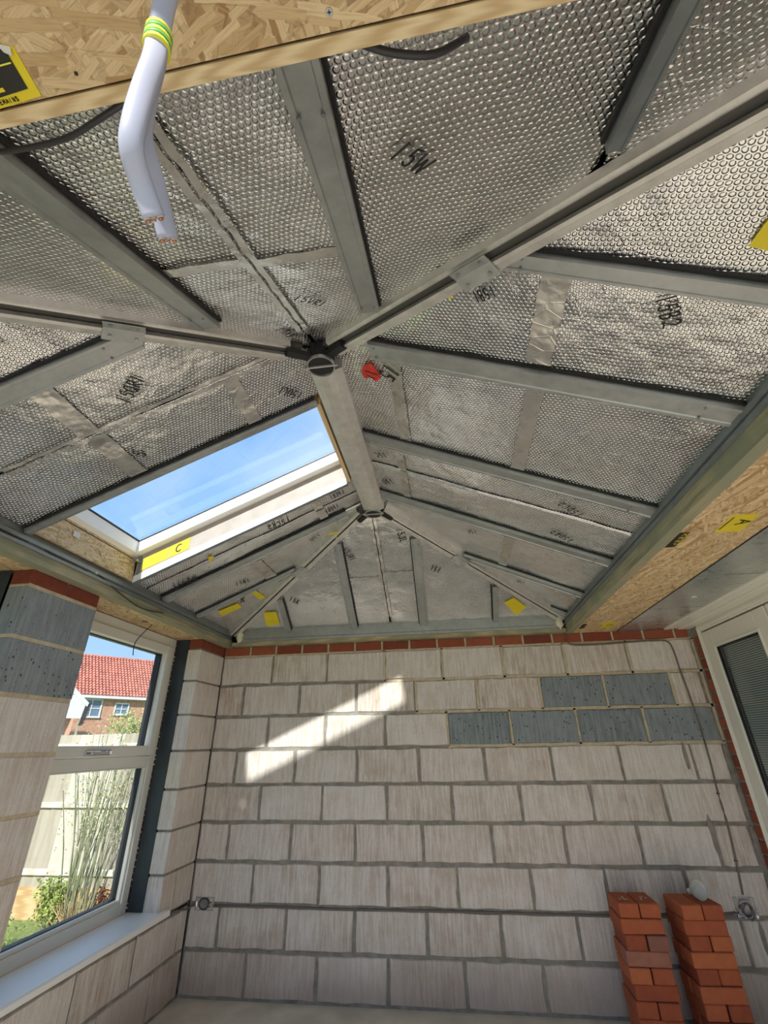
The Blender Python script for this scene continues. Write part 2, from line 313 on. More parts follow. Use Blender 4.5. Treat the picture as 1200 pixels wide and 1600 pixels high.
# ------------------------------------------------------------------ mesh helpers
class MB:
    def __init__(s): s.v = []; s.f = []
    def poly(s, pts, faces):
        b = len(s.v); s.v += [tuple(p) for p in pts]; s.f += [tuple(i+b for i in f) for f in faces]; return s
    def box(s, a, b):
        x0, y0, z0 = [min(a[i], b[i]) for i in range(3)]; x1, y1, z1 = [max(a[i], b[i]) for i in range(3)]
        return s.poly([(x0, y0, z0), (x1, y0, z0), (x1, y1, z0), (x0, y1, z0), (x0, y0, z1), (x1, y0, z1), (x1, y1, z1), (x0, y1, z1)],
                      [(0, 3, 2, 1), (4, 5, 6, 7), (0, 1, 5, 4), (1, 2, 6, 5), (2, 3, 7, 6), (3, 0, 4, 7)])
    def hexa(s, q):  # 8 points: bottom four, top four
        return s.poly(q, [(0, 3, 2, 1), (4, 5, 6, 7), (0, 1, 5, 4), (1, 2, 6, 5), (2, 3, 7, 6), (3, 0, 4, 7)])
    def prism(s, pts, d):  # polygon extruded by vector d
        n = len(pts); d = Vector(d); P = [Vector(p) for p in pts]
        return s.poly(P+[p+d for p in P], [tuple(range(n))[::-1], tuple(range(n, 2*n))]+[(i, (i+1) % n, n+(i+1) % n, n+i) for i in range(n)])
    def sweep(s, prof, A, B, U, D):
        """prof: (u, d) section, swept from A to B; U, D unit vectors"""
        n = len(prof); A = Vector(A); B = Vector(B)
        return s.poly([A+U*u+D*d for u, d in prof]+[B+U*u+D*d for u, d in prof],
                      [tuple(range(n))[::-1], tuple(range(n, 2*n))]+[(i, (i+1) % n, n+(i+1) % n, n+i) for i in range(n)])
    def tube(s, pts, r, k=8, ry=None, up=(0, 0, 1), smooth=4, taper=1.0):
        P = [Vector(p) for p in pts]
        if smooth and len(P) > 2:
            Q = []
            for i in range(len(P)-1):
                p0, p1, p2, p3 = P[max(0, i-1)], P[i], P[i+1], P[min(len(P)-1, i+2)]
                for j in range(smooth):
                    t = j/smooth
                    Q.append(.5*((2*p1)+(-p0+p2)*t+(2*p0-5*p1+4*p2-p3)*t*t+(-p0+3*p1-3*p2+p3)*t**3))
            Q.append(P[-1]); P = Q
        b = len(s.v); n = len(P); pu = Vector(up)
        for i, p in enumerate(P):
            t = (P[min(n-1, i+1)]-P[max(0, i-1)]).normalized()
            u = t.cross(pu)
            u = t.orthogonal() if u.length < 1e-4 else u
            u.normalize(); w = u.cross(t); sc = 1+(taper-1)*i/max(1, n-1)
            for j in range(k):
                a = 2*math.pi*j/k
                s.v.append(tuple(p+u*(math.cos(a)*r*sc)+w*(math.sin(a)*(ry or r)*sc)))
        for i in range(n-1):
            for j in range(k):
                a0 = b+i*k+j; a1 = b+i*k+(j+1) % k
                s.f.append((a0, a1, a1+k, a0+k))
        s.f.append(tuple(b+j for j in range(k))[::-1]); s.f.append(tuple(b+(n-1)*k+j for j in range(k)))
        return s
    def lathe(s, prof, c, ax, k=24):
        ax = Vector(ax).normalized(); u = ax.orthogonal().normalized(); w = ax.cross(u); c = Vector(c); b = len(s.v)
        for r, h in prof:
            for j in range(k):
                a = 2*math.pi*j/k; s.v.append(tuple(c+ax*h+u*(math.cos(a)*r)+w*(math.sin(a)*r)))
        for i in range(len(prof)-1):
            for j in range(k):
                a0 = b+i*k+j; a1 = b+i*k+(j+1) % k; s.f.append((a0, a1, a1+k, a0+k))
        return s
    def disc(s, c, ax, r, h, k=16):
        return s.lathe([(0.0001, 0), (r*.96, 0), (r, h*.3), (r*.9, h), (0.0001, h)], c, ax, k)
    def build(s, name, mat, parent=None, bevel=0, smooth=False, **kw):
        me = bpy.data.meshes.new(name); me.from_pydata(s.v, [], s.f); me.validate(); me.update()
        bm = bmesh.new(); bm.from_mesh(me)
        if bevel: bmesh.ops.bevel(bm, geom=[e for e in bm.edges], offset=bevel, segments=1, affect='EDGES')
        bmesh.ops.recalc_face_normals(bm, faces=bm.faces); bm.to_mesh(me); bm.free()
        if smooth: me.polygons.foreach_set('use_smooth', [True]*len(me.polygons))
        return link(name, me, mat, parent, **kw)
def link(name, me, mat, parent=None, label=None, cat=None, group=None, kind=None):
    o = bpy.data.objects.new(name, me); C.objects.link(o)
    if mat is not None and not len(me.materials): me.materials.append(M[mat] if isinstance(mat, str) else mat)
    if parent: o.parent = parent; o.matrix_parent_inverse = parent.matrix_world.inverted() if parent.type == 'EMPTY' and False else Matrix()
    tag(o, label, cat, group, kind); return o
def tag(o, label=None, cat=None, group=None, kind=None):
    if label: o['label'] = label
    if cat: o['category'] = cat
    if group: o['group'] = group
    if kind: o['kind'] = kind
    return o
def thing(name, label, cat, group=None, kind=None):
    o = bpy.data.objects.new(name, None); C.objects.link(o); o.empty_display_size = .05
    return tag(o, label, cat, group, kind)
def copy_tree(o, parent=None, shift=None):
    c = o.copy(); C.objects.link(c); c.parent = parent
    if shift is not None: c.location = Vector(c.location)+Vector(shift)
    for ch in list(o.children): copy_tree(ch, c)
    return c

# stroke font (unit boxes, y up)
def arc(cx, cy, rx, ry, a0, a1, n=8):
    return [(cx+rx*math.cos(math.radians(a0+(a1-a0)*i/n)), cy+ry*math.sin(math.radians(a0+(a1-a0)*i/n))) for i in range(n+1)]
FONT = {'1': [[(.3, 0), (.38, 1)]], '5': [[(.75, 1), (.25, .95), (.2, .55)]+arc(.42, .32, .32, .3, 100, -150)], 'W': [[(.0, 1), (.22, 0), (.55, .8), (.78, 0), (1.12, 1)]],
 'V': [[(.05, 1), (.42, 0), (.85, 1)]], 'R': [[(.15, 0), (.2, 1)], [(.2, 1)]+arc(.4, .75, .35, .24, 80, -90)+[(.2, .5), (.8, 0)]], 'L': [[(.2, 1), (.15, .02), (.75, 0)]],
 'B': [[(.15, 0), (.2, 1)], [(.2, 1)]+arc(.38, .76, .3, .24, 80, -90)+[(.2, .52)]+arc(.4, .27, .36, .26, 80, -95)+[(.15, 0)]], '2': [arc(.42, .7, .32, .28, 170, -30)+[(.1, .03), (.5, .1), (.9, 0)]],
 'Q': [arc(.45, .5, .38, .48, 90, 450, 14), [(.5, .3), (.95, -.05)]], 'O': [arc(.45, .5, .38, .46, 90, 450, 14)], 'C': [arc(.55, .5, .42, .48, 50, 310, 10)], 'J': [[(.7, 1), (.7, .3)]+arc(.42, .28, .28, .28, 0, -160)],
 'K': [[(.2, 1), (.15, 0)], [(.8, 1), (.2, .5), (.85, 0)]], 'E': [[(.8, 1), (.2, 1), (.15, 0), (.8, .02)], [(.2, .52), (.7, .54)]], 'F': [[(.85, 1), (.2, 1), (.15, 0)], [(.2, .52), (.7, .54)]],
 'D': [[(.15, 0), (.2, 1)]+arc(.25, .5, .55, .48, 80, -85)+[(.15, 0)]], 'H': [[(.15, 0), (.2, 1)], [(.8, 0), (.8, 1)], [(.2, .5), (.8, .52)]], 'N': [[(.15, 0), (.2, 1), (.75, 0), (.8, 1)]],
 'A': [[(.05, 0), (.45, 1), (.85, 0)], [(.2, .38), (.7, .38)]], 'I': [[(.35, 0), (.4, 1)]], 'X': [[(.1, 0), (.8, 1)], [(.1, 1), (.8, 0)]], 'M': [[(.1, 0), (.15, 1), (.45, .3), (.8, 1), (.85, 0)]], 'S': [arc(.45, .75, .3, .24, 30, 250, 7)+arc(.45, .27, .32, .26, 80, -150, 7)], 'G': [arc(.5, .5, .4, .48, 50, 330, 10)+[(.85, .45), (.5, .45)]], 'Z': [[(.1, 1), (.8, 1), (.1, 0), (.85, 0)]], 'P': [[(.15, 0), (.2, 1)]+arc(.35, .75, .4, .25, 80, -90)+[(.2, .48)]], 'U': [[(.15, 1), (.15, .3)]+arc(.45, .3, .3, .3, 180, 360)+[(.75, 1)]], 'T': [[(.05, 1), (.9, 1)], [(.47, 1), (.47, 0)]], 'Y': [[(.05, 1), (.45, .5)], [(.85, 1), (.45, .5), (.45, 0)]]}
def writing(txt, O, U, V, h, w, Nn, lw=.09, jit=.025, adv=1.0):
    """ribbon lettering: O start of baseline, U along, V up, h letter height, w letter pitch"""
    mb = MB(); rn = random.Random(txt); y0_ = O.y
    for i, ch in enumerate(txt):
        if ch == ' ': continue
        for st in FONT[ch]:
            pts = [(x+rn.uniform(-jit, jit), y+rn.uniform(-jit, jit)) for x, y in st]
            P = [O+U*((i+x*.85)*w)+V*(y*h) for x, y in pts]; hw = max(h*lw/2, (.0018 if y0_ < -2 else .0011) if h > .03 else 0)
            for p, q in zip(P, P[1:]):
                t = (q-p).normalized(); c = Nn.cross(t).normalized()*hw; e2 = t*hw*.6
                mb.poly([p+c-e2, q+c+e2, q-c+e2, p-c-e2], [(0, 1, 2, 3)])
    return mb

# ------------------------------------------------------------------ floor, walls
def masonry(name, ox, oy, u, n, L, H, pieces, depth=.10, mort='mortar', kind='structure'):
    """backing of mortar with every block or brick a child; u along wall, n into the room"""
    u = Vector(u); n = Vector(n); O = Vector((ox, oy, 0))
    def W(s, z, d): return O+u*s+n*d+Vector((0, 0, z))
    mb = MB().hexa([W(0, H[0], -.006), W(L, H[0], -.006), W(L, H[0], -depth), W(0, H[0], -depth), W(0, H[1], -.006), W(L, H[1], -.006), W(L, H[1], -depth), W(0, H[1], -depth)])
    wall = mb.build(name, mort, kind=kind)
    for nm, mat, s0, s1, z0, z1, lab in pieces:
        rn = random.Random((s0*13.1+z0*7.7+ox*3+oy)); j = .0042 if nm == 'block' else .0016
        c = .006 if nm == 'block' else .003
        ed = []
        big_ = nm == 'block'
        tl_ = [i/5 for i in range(5)] if big_ else (0, .5); ts_ = (0, .33, .66) if big_ else (0,)
        for t in tl_: ed.append((s0+(s1-s0)*t, z0))
        for t in ts_: ed.append((s1, z0+(z1-z0)*t))
        for t in tl_: ed.append((s1+(s0-s1)*t, z1))
        for t in ts_: ed.append((s0, z1+(z0-z1)*t))
        ed = [(a+rn.uniform(-j, j), b+rn.uniform(-j, j)) for a, b in ed]
        cs, cz = (s0+s1)/2, (z0+z1)/2; pr = rn.uniform(-.001, .003)
        front = [W(cs+(a-cs)*(1-c/max(.02, (s1-s0)/2)), cz+(b-cz)*(1-c/((z1-z0)/2)), pr+.001) for a, b in ed]
        mid = [W(a, b, -.010) for a, b in ed]
        k = len(ed)
        m = MB().poly(front+mid, [tuple(range(k))]+[(i, (i+1) % k, k+(i+1) % k, k+i) for i in range(k)])
        m.build(nm, mat, wall, label=lab)
    return wall

MB().box((-.36, -7.5, 0), (5.5, .1, -.12)).build('floor', 'concrete', kind='structure')
zrow = [2.025-.225*i for i in range(10)]
P = []
g = .0075
for r in range(9):
    x0 = .275 if r % 2 == 0 else .062
    js = [-.15]+[x0+.45*i for i in range(8) if x0+.45*i < 3.40]+[3.425 if r % 2 == 0 else 3.415]
    js = [j+(random.uniform(-.006, .006) if 0 < i < len(js)-1 else 0) for i, j in enumerate(js)]
    dz = random.uniform(-.003, .003)
    for a, b in zip(js, js[1:]):
        if b-a < .05: continue
        cx = (a+b)/2; dark = (r == 1 and 2.3 < cx < 3.2) or (r == 2 and 1.6 < cx < 3.4)
        if r == 3 and a > 2.8 and b < 3.3: b -= .03
        P.append(('block', 'block_dark' if dark else 'block', a+g+.15, b-g+.15, zrow[r+1]+.013+dz*.3, zrow[r]-.004+dz*.3, 'dark grey dense concrete block' if dark else None))
x = -.15; i = 0; PX = []
while x < 3.35:
    w = .205 if i else .215
    P.append(('brick', 'brick', x+.004+.15, min(x+w, 3.42)+.15, 2.032, 2.098, None)); x += w+.012; i += 1; PX.append(x-.004)
wf = masonry('wall_far', -.15, 0, (1, 0, 0), (0, -1, 0), 3.66, (-.1, 2.105), P, .30)
# newer yellow mortar around the dark blocks and top courses: thin raised beds in the joints
mb = MB()
def bed(x0, x1, z, t=.007):
    n = max(2, int((x1-x0)/.06)); ts = [(x0+(x1-x0)*k/n, z+random.uniform(-.002, .002)) for k in range(n+1)]
    top = [Vector((a, .0035, b+t+random.uniform(-.001, .002))) for a, b in ts]; bot = [Vector((a, .0035, b-t-random.uniform(-.001, .002))) for a, b in ts]
    q = [Vector((v.x, .010, v.z)) for v in top]; q2 = [Vector((v.x, .010, v.z)) for v in bot]; k = n+1
    mb.poly(top+bot+q+q2, [(i, i+1, k+i+1, k+i) for i in range(n)]+[(i, i+1, 2*k+i+1, 2*k+i) for i in range(n)]+[(k+i, k+i+1, 3*k+i+1, 3*k+i) for i in range(n)])
def perp(x, z0, z1, t=.0085):
    mb.box((x-t, .0035, z0), (x+t, .010, z1))
bed(-.14, 3.44, 2.0275, .007); bed(1.17, 3.44, 1.8045, .009); bed(1.4, 3.44, 1.5795, .009); bed(1.62, 3.44, 1.3545, .009)
for xx in (1.175, 1.625, 2.075, 2.525, 2.975, 3.432): perp(xx, 1.80, 2.03)
for xx in (1.412, 1.862, 2.312, 2.762, 3.212, 3.43): perp(xx, 1.58, 1.80)
for xx in (1.625, 2.075, 2.525, 2.975, 3.435): perp(xx, 1.355, 1.58)
for xx in PX: perp(xx, 2.03, 2.10, .0065)
mb.build('mortar_joint', 'mortar_new', wf, kind='stuff')
# smeared mortar repairs
for (xa, za, w, h) in ((3.17, 1.27, .030, .17), (3.42, 1.25, .04, .2), (3.43, 1.02, .035, .2), (3.20, .85, .04, .2), (3.31, .36, .03, .17), (2.985, .55, .02, .2), (3.43, .80, .05, .2)):
    k = 12; pts = []
    for i in range(k):
        a = 2*math.pi*i/k; pts.append((xa+math.cos(a)*w*.5*random.uniform(.6, 1.1), -.0045, za+math.sin(a)*h*.5*random.uniform(.85, 1.05)))
    MB().prism(pts, (0, .008, 0)).build('mortar_patch', 'mortar', wf)

# left wall: low courses, corner pier, middle pier
P = []
for r, (z0, z1) in enumerate(((0, .225), (.225, .45))):
    s = .10 if r else .33
    js = [0, s]+[s+.45*i for i in range(1, 9)]
    for a, b in zip(js, js[1:]): P.append(('block', 'block', a+g, min(b, 3.8)-g, z0+.011, z1-.003, None))
wl = masonry('wall_left', -.15, 0, (0, -1, 0), (1, 0, 0), 3.85, (-.1, .466), P, .10)
def pier(name, ya, yb, darkrows, z0=.475):
    mb = MB().box((-.156, ya-.008, z0-.02), (-.246, yb+.010, 2.10)); w = mb.build(name, 'mortar', kind='structure')
    tops = [z0]+[zrow[i] for i in range(7, -1, -1) if zrow[i] > z0+.05]
    for i, (a, b) in enumerate(zip(tops, tops[1:])):
        r = len(tops)-2-i; dk = r in darkrows
        MB().box((-.148+random.uniform(-.002, .002), ya+random.uniform(-.003, .003), a+(.011 if i else 0)), (-.25, yb+random.uniform(-.003, .003), b-.002)).build('block', 'block_dark' if dk else 'block', w, bevel=.004, label='dark grey dense concrete block' if dk else None)
    n = max(1, round((ya-yb)/.215)); L = (ya-yb)/n
    for i in range(n):
        MB().box((-.149, ya-L*i-(.005 if i else 0), 2.033), (-.2495, ya-L*(i+1)+(.005 if i < n-1 else 0), 2.098)).build('brick', 'brick', w, bevel=.003)
    return w
pier('wall_left_corner_pier', -.004, -.38, ())
p2 = pier('wall_left_middle_pier', -1.50, -1.93, (0, 1))
mb = MB(); 
for z in (2.0275, 1.8045, 1.5795, 1.3545, 1.1295, .9045, .6795): mb.box((-.1495, -1.503, z-.008), (-.2485, -1.927, z+.009))
mb.build('mortar_joint', 'mortar_new', p2)
# outer leaf of brickwork and cavity closers
ol = MB().box((-.36, .3, -.2), (-.46, -3.9, .47)).box((-.36, .3, .46), (-.46, -.388, 2.1)).box((-.36, -1.50, .46), (-.46, -1.93, 2.1)).box((-.36, -3.2, .46), (-.46, -3.9, 2.1)).box((-.36, .3, 2.101), (-.46, -3.9, 2.45)).build('wall_left_outer_leaf', 'brick', kind='structure')
MB().box((-.15, .10, -.2), (-.36, .3, 2.1)).box((-.25, -.001, 0), (-.36, .1, 2.1)).build('trim_1', 'mortar', kind='structure')
def dpc(label, y0, y1, yw):
    mb = MB(); n = 14
    for i in range(n):
        za = .49+(2.095-.49)*i/n; zb = .49+(2.095-.49)*(i+1)/n
        pass
    fr = []; 
    for i in range(n+1):
        z = .49+(2.098-.49)*i/n
        for x in (-.251, -.285, -.32, -.352): fr.append((x, y0+yw*(.004+random.uniform(0, .004)), z))
    mb.poly(fr, [(4*i+j, 4*i+j+1, 4*i+j+5, 4*i+j+4) for i in range(n) for j in range(3)])
    b = [(x, y1, z) for x, y, z in fr]
    mb.poly(b, [(4*i+j, 4*i+j+1, 4*i+j+5, 4*i+j+4) for i in range(n) for j in range(3)])
    return mb.build('membrane_strip', 'dpc', label=label, cat='membrane strip')
dpc('dark blue-grey plastic membrane closing the cavity beside the window, next to the far corner', -.372, -.30, -1)
dpc('black plastic membrane on the near side of the block pier at the left edge', -1.932, -1.88, -1)
dpc('black plastic membrane on the far side of the pier between the windows', -1.499, -1.55, 1)

# ------------------------------------------------------------------ windows in left wall
def window(name, ya, yb, zs=1.33, upper=True):
    """frame between ya (far) and yb (near); inner face x=-.35"""
    x0, x1 = -.352, -.42; Z0, Z1 = .50, 2.098; f = .062
    w = MB().box((x0, ya, Z0), (x1, ya-f, Z1)).box((x0, yb, Z0), (x1, yb+f, Z1)).box((x0, ya-f, Z1-f-.01), (x1, yb+f, Z1)).box((x0, ya-f, Z0), (x1, yb+f, Z0+f)).build(name, 'upvc', bevel=.004, kind='structure')
    MB().box((x0+.001, ya-f, zs-.062), (x1, yb+f, zs)).build('transom', 'upvc', w, bevel=.004)
    # beads of the fixed light
    zt = zs-.062; b = .018
    MB().box((x0-.008, ya-f, Z0+f), (x1, ya-f-b, zt)).box((x0-.008, yb+f, Z0+f), (x1, yb+f+b, zt)).box((x0-.008, ya-f-b, Z0+f), (x1, yb+f+b, Z0+f+b)).box((x0-.008, ya-f-b, zt-b*.5), (x1, yb+f+b, zt)).build('glazing_bead', 'upvc', w, bevel=.003)
    MB().box((x0-.03, ya-f-b, Z0+f+b), (x1+.004, ya-f-b-.012, zt-b*.5)).box((x0-.03, ya-f-b, Z0+f+b), (x1+.004, yb+f+b, Z0+f+b+.004)).build('gasket', 'gasket', w)
    MB().box((-.395, ya-f-b, Z0+f+b), (-.399, yb+f+b, zt-b*.5)).build('pane', 'glass', w)
    # opening sash on top
    s = .068; ya2, yb2, z2, z3 = ya-f+.012, yb+f-.012, zs+.002, Z1-f-.002
    sa = MB().box((x0+.016, ya2, z2), (x1, ya2-s, z3)).box((x0+.016, yb2, z2), (x1, yb2+s, z3)).box((x0+.016, ya2-s, z3-s+.01), (x1, yb2+s, z3)).box((x0+.016, ya2-s, z2), (x1, yb2+s, z2+s-.012)).build('sash', 'upvc', w, bevel=.004)
    MB().box((x0-.022, ya2-s, z2+s-.012), (x1+.004, ya2-s-.014, z3-s+.01)).box((x0-.03, ya2-s, z3-s+.01), (x1+.004, yb2+s, z3-s+.004)).build('gasket', 'gasket', sa)
    MB().box((-.395, ya2-s, z2+s-.012), (-.399, yb2+s, z3-s+.01)).build('pane', 'glass', sa)
    ym = -.97 if name == 'window_1' else (ya+yb)/2
    h = MB().box((x0+.016, ym-.115, z2+.010), (x0+.026, ym+.10, z2+.034)).box((x0+.026, ym+.03, z2+.012), (x0+.05, ym+.055, z2+.032)).build('handle_base', 'chrome', w, bevel=.003)
    h.name = 'handle'; tag(h, 'polished chrome handle')
    MB().tube([(x0+.045, ym+.045, z2+.022), (x0+.052, ym, z2+.02), (x0+.045, ym-.10, z2+.022)], .007, 8).build('lever', 'chrome', h, smooth=True)
    return w
w1 = window('window_1', -.385, -1.499)
w2 = window('window_2', -1.94, -3.2)
# foam squeezed out along frame edge
mb = MB()
for i in range(46):
    z = .52+i*.034+random.uniform(-.01, .01); r = random.uniform(.002, .006)
    mb.lathe([(.0001, -r), (r*.8, -r*.5), (r, 0), (r*.8, r*.5), (.0001, r)], (-.351, -.383, z), (0, 0, 1), 6)
mb.build('foam_bead', 'foam', w1, kind='stuff')
sill = MB().sweep([(0, 0), (.235, 0), (.242, -.006), (.242, -.028), (.235, -.032), (.215, -.032), (.215, -.022), (0, -.022)], (-.352, -.305, .502), (-.352, -3.3, .502), Vector((1, 0, 0)), Vector((0, 0, 1)))
sill.build('window_sill', 'paint', label='white plastic window sill running under the left windows', cat='window sill', bevel=.002)

MB().box((-.46, .25, 2.0), (3.9, .35, 2.36)).box((3.48, -.06, -.1), (3.7, -.127, 2.3)).box((3.62, .25, -.1), (3.7, -2.6, 2.34)).build('leak_blocker', 'mortar', kind='structure')  # unseen boxes added to stop light leaking past the far wall and door
# ------------------------------------------------------------------ right wall: old brickwork, door
P = []
for i in range(28):
    z = 2.03-.0752*(i+1)+.0; P.append(('brick', 'brick', .006+random.uniform(-.003, .012), .105, z+.006, z+.071, None))
masonry('wall_right', 3.446, 0, (0, -1, 0), (-1, 0, 0), .11, (-.1, 2.10), P, .15)
MB().box((3.47, -2.6, -.1), (3.62, -3.9, 2.1)).box((3.62, .2, -.1), (3.7, 0, 2.6)).box((3.47, .1, 2.1), (3.62, -3.9, 2.5)).build('wall_right_house', 'brick', kind='structure')
dr = MB().box((3.450, -.098, 0), (3.53, -.128, 2.10)).box((3.450, -.125, 2.045), (3.53, -2.55, 2.10)).box((3.445, -2.55, 0), (3.53, -2.6, 2.1)).build('door_1', 'upvc_warm', bevel=.005, kind='structure')
MB().box((3.444, -.100, 0), (3.455, -.115, 2.08)).box((3.444, -.115, 2.06), (3.455, -2.55, 2.08)).build('frame_moulding', 'upvc_warm', dr, bevel=.004)
for (ya, yb) in ((-.132, -.852), (-.866, -1.58)):
    z1 = 2.035; gy0, gy1, gz0, gz1 = ya-.118, yb+.118, .25, z1-.118
    lf = MB().box((3.455, ya, .02), (3.52, gy0, z1)).box((3.455, gy1, .02), (3.52, yb, z1)).box((3.455, gy0, gz1), (3.52, gy1, z1)).box((3.455, gy0, .02), (3.52, gy1, gz0)).build('door_leaf', 'upvc_warm', dr, bevel=.004)
    b = .016
    MB().box((3.449, gy0+b, gz0-b), (3.46, gy0, gz1+b)).box((3.449, gy1, gz0-b), (3.46, gy1-b, gz1+b)).box((3.449, gy0, gz1), (3.46, gy1, gz1+b)).box((3.449, gy0, gz0), (3.46, gy1, gz0-b)).build('glazing_bead', 'upvc_warm', lf, bevel=.003)
    MB().box((3.462, gy0, gz0), (3.512, gy0-.006, gz1)).box((3.462, gy0-.006, gz1), (3.512, gy1, gz1-.005)).box((3.476, gy0-.012, gz0), (3.486, gy0-.024, gz1)).build('gasket', 'gasket', lf)
    MB().box((3.468, gy0, gz0), (3.471, gy1, gz1)).build('pane', 'glass', lf)
    mb = MB(); z = gz1-.01
    while z > gz0: 
        mb.poly([(3.484, gy0-.03, z), (3.484, gy1+.01, z), (3.479, gy1+.01, z-.0095), (3.479, gy0-.03, z-.0095)], [(0, 1, 2, 3)]); z -= .0125
    mb.build('blind', 'blind', lf, kind='stuff')
    MB().box((3.503, gy0, gz0), (3.506, gy1, gz1)).build('blind_backing', 'slate', lf)
dr.location.x = -.012
MB().box((3.45, -1.60, 0), (3.55, -2.54, 2.04)).build('door_2', 'upvc_warm', kind='structure')

# ------------------------------------------------------------------ unseen near wall behind the camera, its wide opening shaped to let daylight in
MB().box((-.46, -3.9, -.1), (.05, -4.05, 2.45)).box((3.3, -3.9, -.1), (3.7, -4.05, 2.45)).box((.05, -3.9, 2.08), (3.3, -4.05, 2.45)).build('wall_near', 'mortar', kind='structure')

# ------------------------------------------------------------------ roof deck
ct = MB(); h = .10
def deck(k, pts): 
    T_ = [Vector((x, y, zpl(k, x, y)+h)) for x, y in pts]; ct.prism(T_, (0, 0, .04))
SKX0, SKX1, SKY0, SKY1 = -.055, 1.165, -2.092, -1.402
e_ = .45
deck('R', [(XM, YN), (XM, YF), (XR, YFE), (XR, YNE)])
deck('F', [(XM, YF), (XL, YFE), (XR, YFE)]); deck('N', [(XM, YN), (XR, YNE), (XL, YNE)])
for poly in ([(XM, YN), (XL, YNE), (XL, SKY0-.02), (XM, SKY0-.02)], [(XM, SKY1+.013), (XL, SKY1+.013), (XL, YFE), (XM, YF)], [(SKX1+.018, SKY0-.02), (XM, SKY0-.02), (XM, SKY1+.013), (SKX1+.018, SKY1+.013)]):
    deck('L', poly)
ct.box((XR, YNE-.8, 2.30), (3.9, .3, 2.34)).box((-.47, YNE-.8, 2.30), (XL+.0, .3, 2.34)).box((XL, YFE, 2.30), (XR, .3, 2.34)).box((XL, YNE-.8, 2.30), (XR, YNE, 2.34))
ct.build('ceiling', 'roofdeck', kind='structure')

# ------------------------------------------------------------------ insulation panels
def clip(poly, ax, lo, hi):
    def cut(P, keep, v):
        out = []
        for i, a in enumerate(P):
            b = P[(i+1) % len(P)]; ka, kb = keep(a[ax]), keep(b[ax])
            if ka: out.append(a)
            if ka != kb:
                t = (v-a[ax])/(b[ax]-a[ax]); out.append((a[0]+(b[0]-a[0])*t, a[1]+(b[1]-a[1])*t))
        return out
    P = cut(poly, lambda q: q >= lo, lo); return cut(P, lambda q: q <= hi, hi) if len(P) > 2 else []
FOFF = -.018
PANELS = []
def panel(k, lo, hi, ax, base, label, gap=.006):
    P = clip(base, ax, lo+gap, hi-gap)
    if len(P) < 3: return
    me = bpy.data.meshes.new('insulation_panel'); bm = bmesh.new()
    vs = [bm.verts.new((x, y, 0)) for x, y in P]; bm.faces.new(vs)
    st = .035
    xs = [p[0] for p in P]; ys = [p[1] for p in P]
    for i in range(int(min(xs)/st), int(max(xs)/st)+1):
        bmesh.ops.bisect_plane(bm, geom=bm.verts[:]+bm.edges[:]+bm.faces[:], plane_co=(i*st, 0, 0), plane_no=(1, 0, 0))
    for i in range(int(min(ys)/st)-1, int(max(ys)/st)+1):
        bmesh.ops.bisect_plane(bm, geom=bm.verts[:]+bm.edges[:]+bm.faces[:], plane_co=(0, i*st, 0), plane_no=(0, 1, 0))
    bmesh.ops.triangulate(bm, faces=[f for f in bm.faces if len(f.verts) > 4])
    n = NR[k]
    for v in bm.verts:
        d = FOFF+.006*noise.noise(Vector((v.co.x*5, v.co.y*5, 3+ord(k))))+.0025*noise.noise(Vector((v.co.x*22, v.co.y*22, 9)))
        e = min(abs((v.co.x, v.co.y)[ax]-lo), abs((v.co.x, v.co.y)[ax]-hi))
        if e < .02: d -= .006*(1-e/.02)
        v.co = onp(k, v.co.x, v.co.y, d)
    top = bmesh.ops.extrude_face_region(bm, geom=bm.faces[:])
    for q in top['geom']:
        if isinstance(q, bmesh.types.BMVert): q.co += Vector((0, 0, .04))
    bmesh.ops.recalc_face_normals(bm, faces=bm.faces); bm.to_mesh(me); bm.free()
    for p in me.polygons: p.use_smooth = len(p.vertices) > 0 and abs(p.normal.dot(n)) > .7
    o = link('insulation_panel', me, 'foil', label=label, cat='insulation panel')
    PANELS.append((k, ax, lo, hi, P, o)); return o
BR = [(XM, YN), (XM, YF), (XR, YFE), (XR, YNE)]; BL = [(XM, YN), (XM, YF), (XL, YFE), (XL, YNE)]
BF = [(XM, YF), (XL, YFE), (XR, YFE)]; BN = [(XM, YN), (XR, YNE), (XL, YNE)]
for lo, hi, lb in ((YNE, -2.83, 'bright foil panel in the near right corner, with yellow labels, beside the large hip beam'),
    (-2.83, -2.445, 'foil panel marked 15B1 and 15B2 on the right slope'), (-2.445, -1.83, 'wide foil panel with a red label near the top of the right slope'),
    (-1.83, -1.58, 'narrow foil panel marked 15C and 15DC2 on the right slope'), (-1.58, -1.24, 'narrow foil panel marked 15D and 15DR2 on the right slope'),
    (-1.24, -.655, 'dull foil panel marked 15F on the right slope below the far hip'), (-.655, YFE, 'small dull foil triangle marked 15E at the far right corner')):
    panel('R', lo, hi, 1, BR, lb)
for lo, hi, lb in ((YNE, -2.69, 'foil panel at the left edge beyond the near left hip bracket'), (-2.69, -2.407, 'foil panel marked 15QR1 on the left slope'),
    (-2.407, -2.10, 'foil panel marked 15OL1 directly above the skylight'), (-1.395, -1.235, 'narrow foil panel marked 15CR2 just below the skylight'),
    (-1.235, -1.08, 'narrow foil panel marked 15OE2, second below the skylight'), (-1.08, -.645, 'foil panel marked 15H1 and 15N5 on the left slope'),
    (-.645, YFE, 'foil triangle with two yellow labels in the far left corner')):
    panel('L', lo, hi, 1, BL, lb)
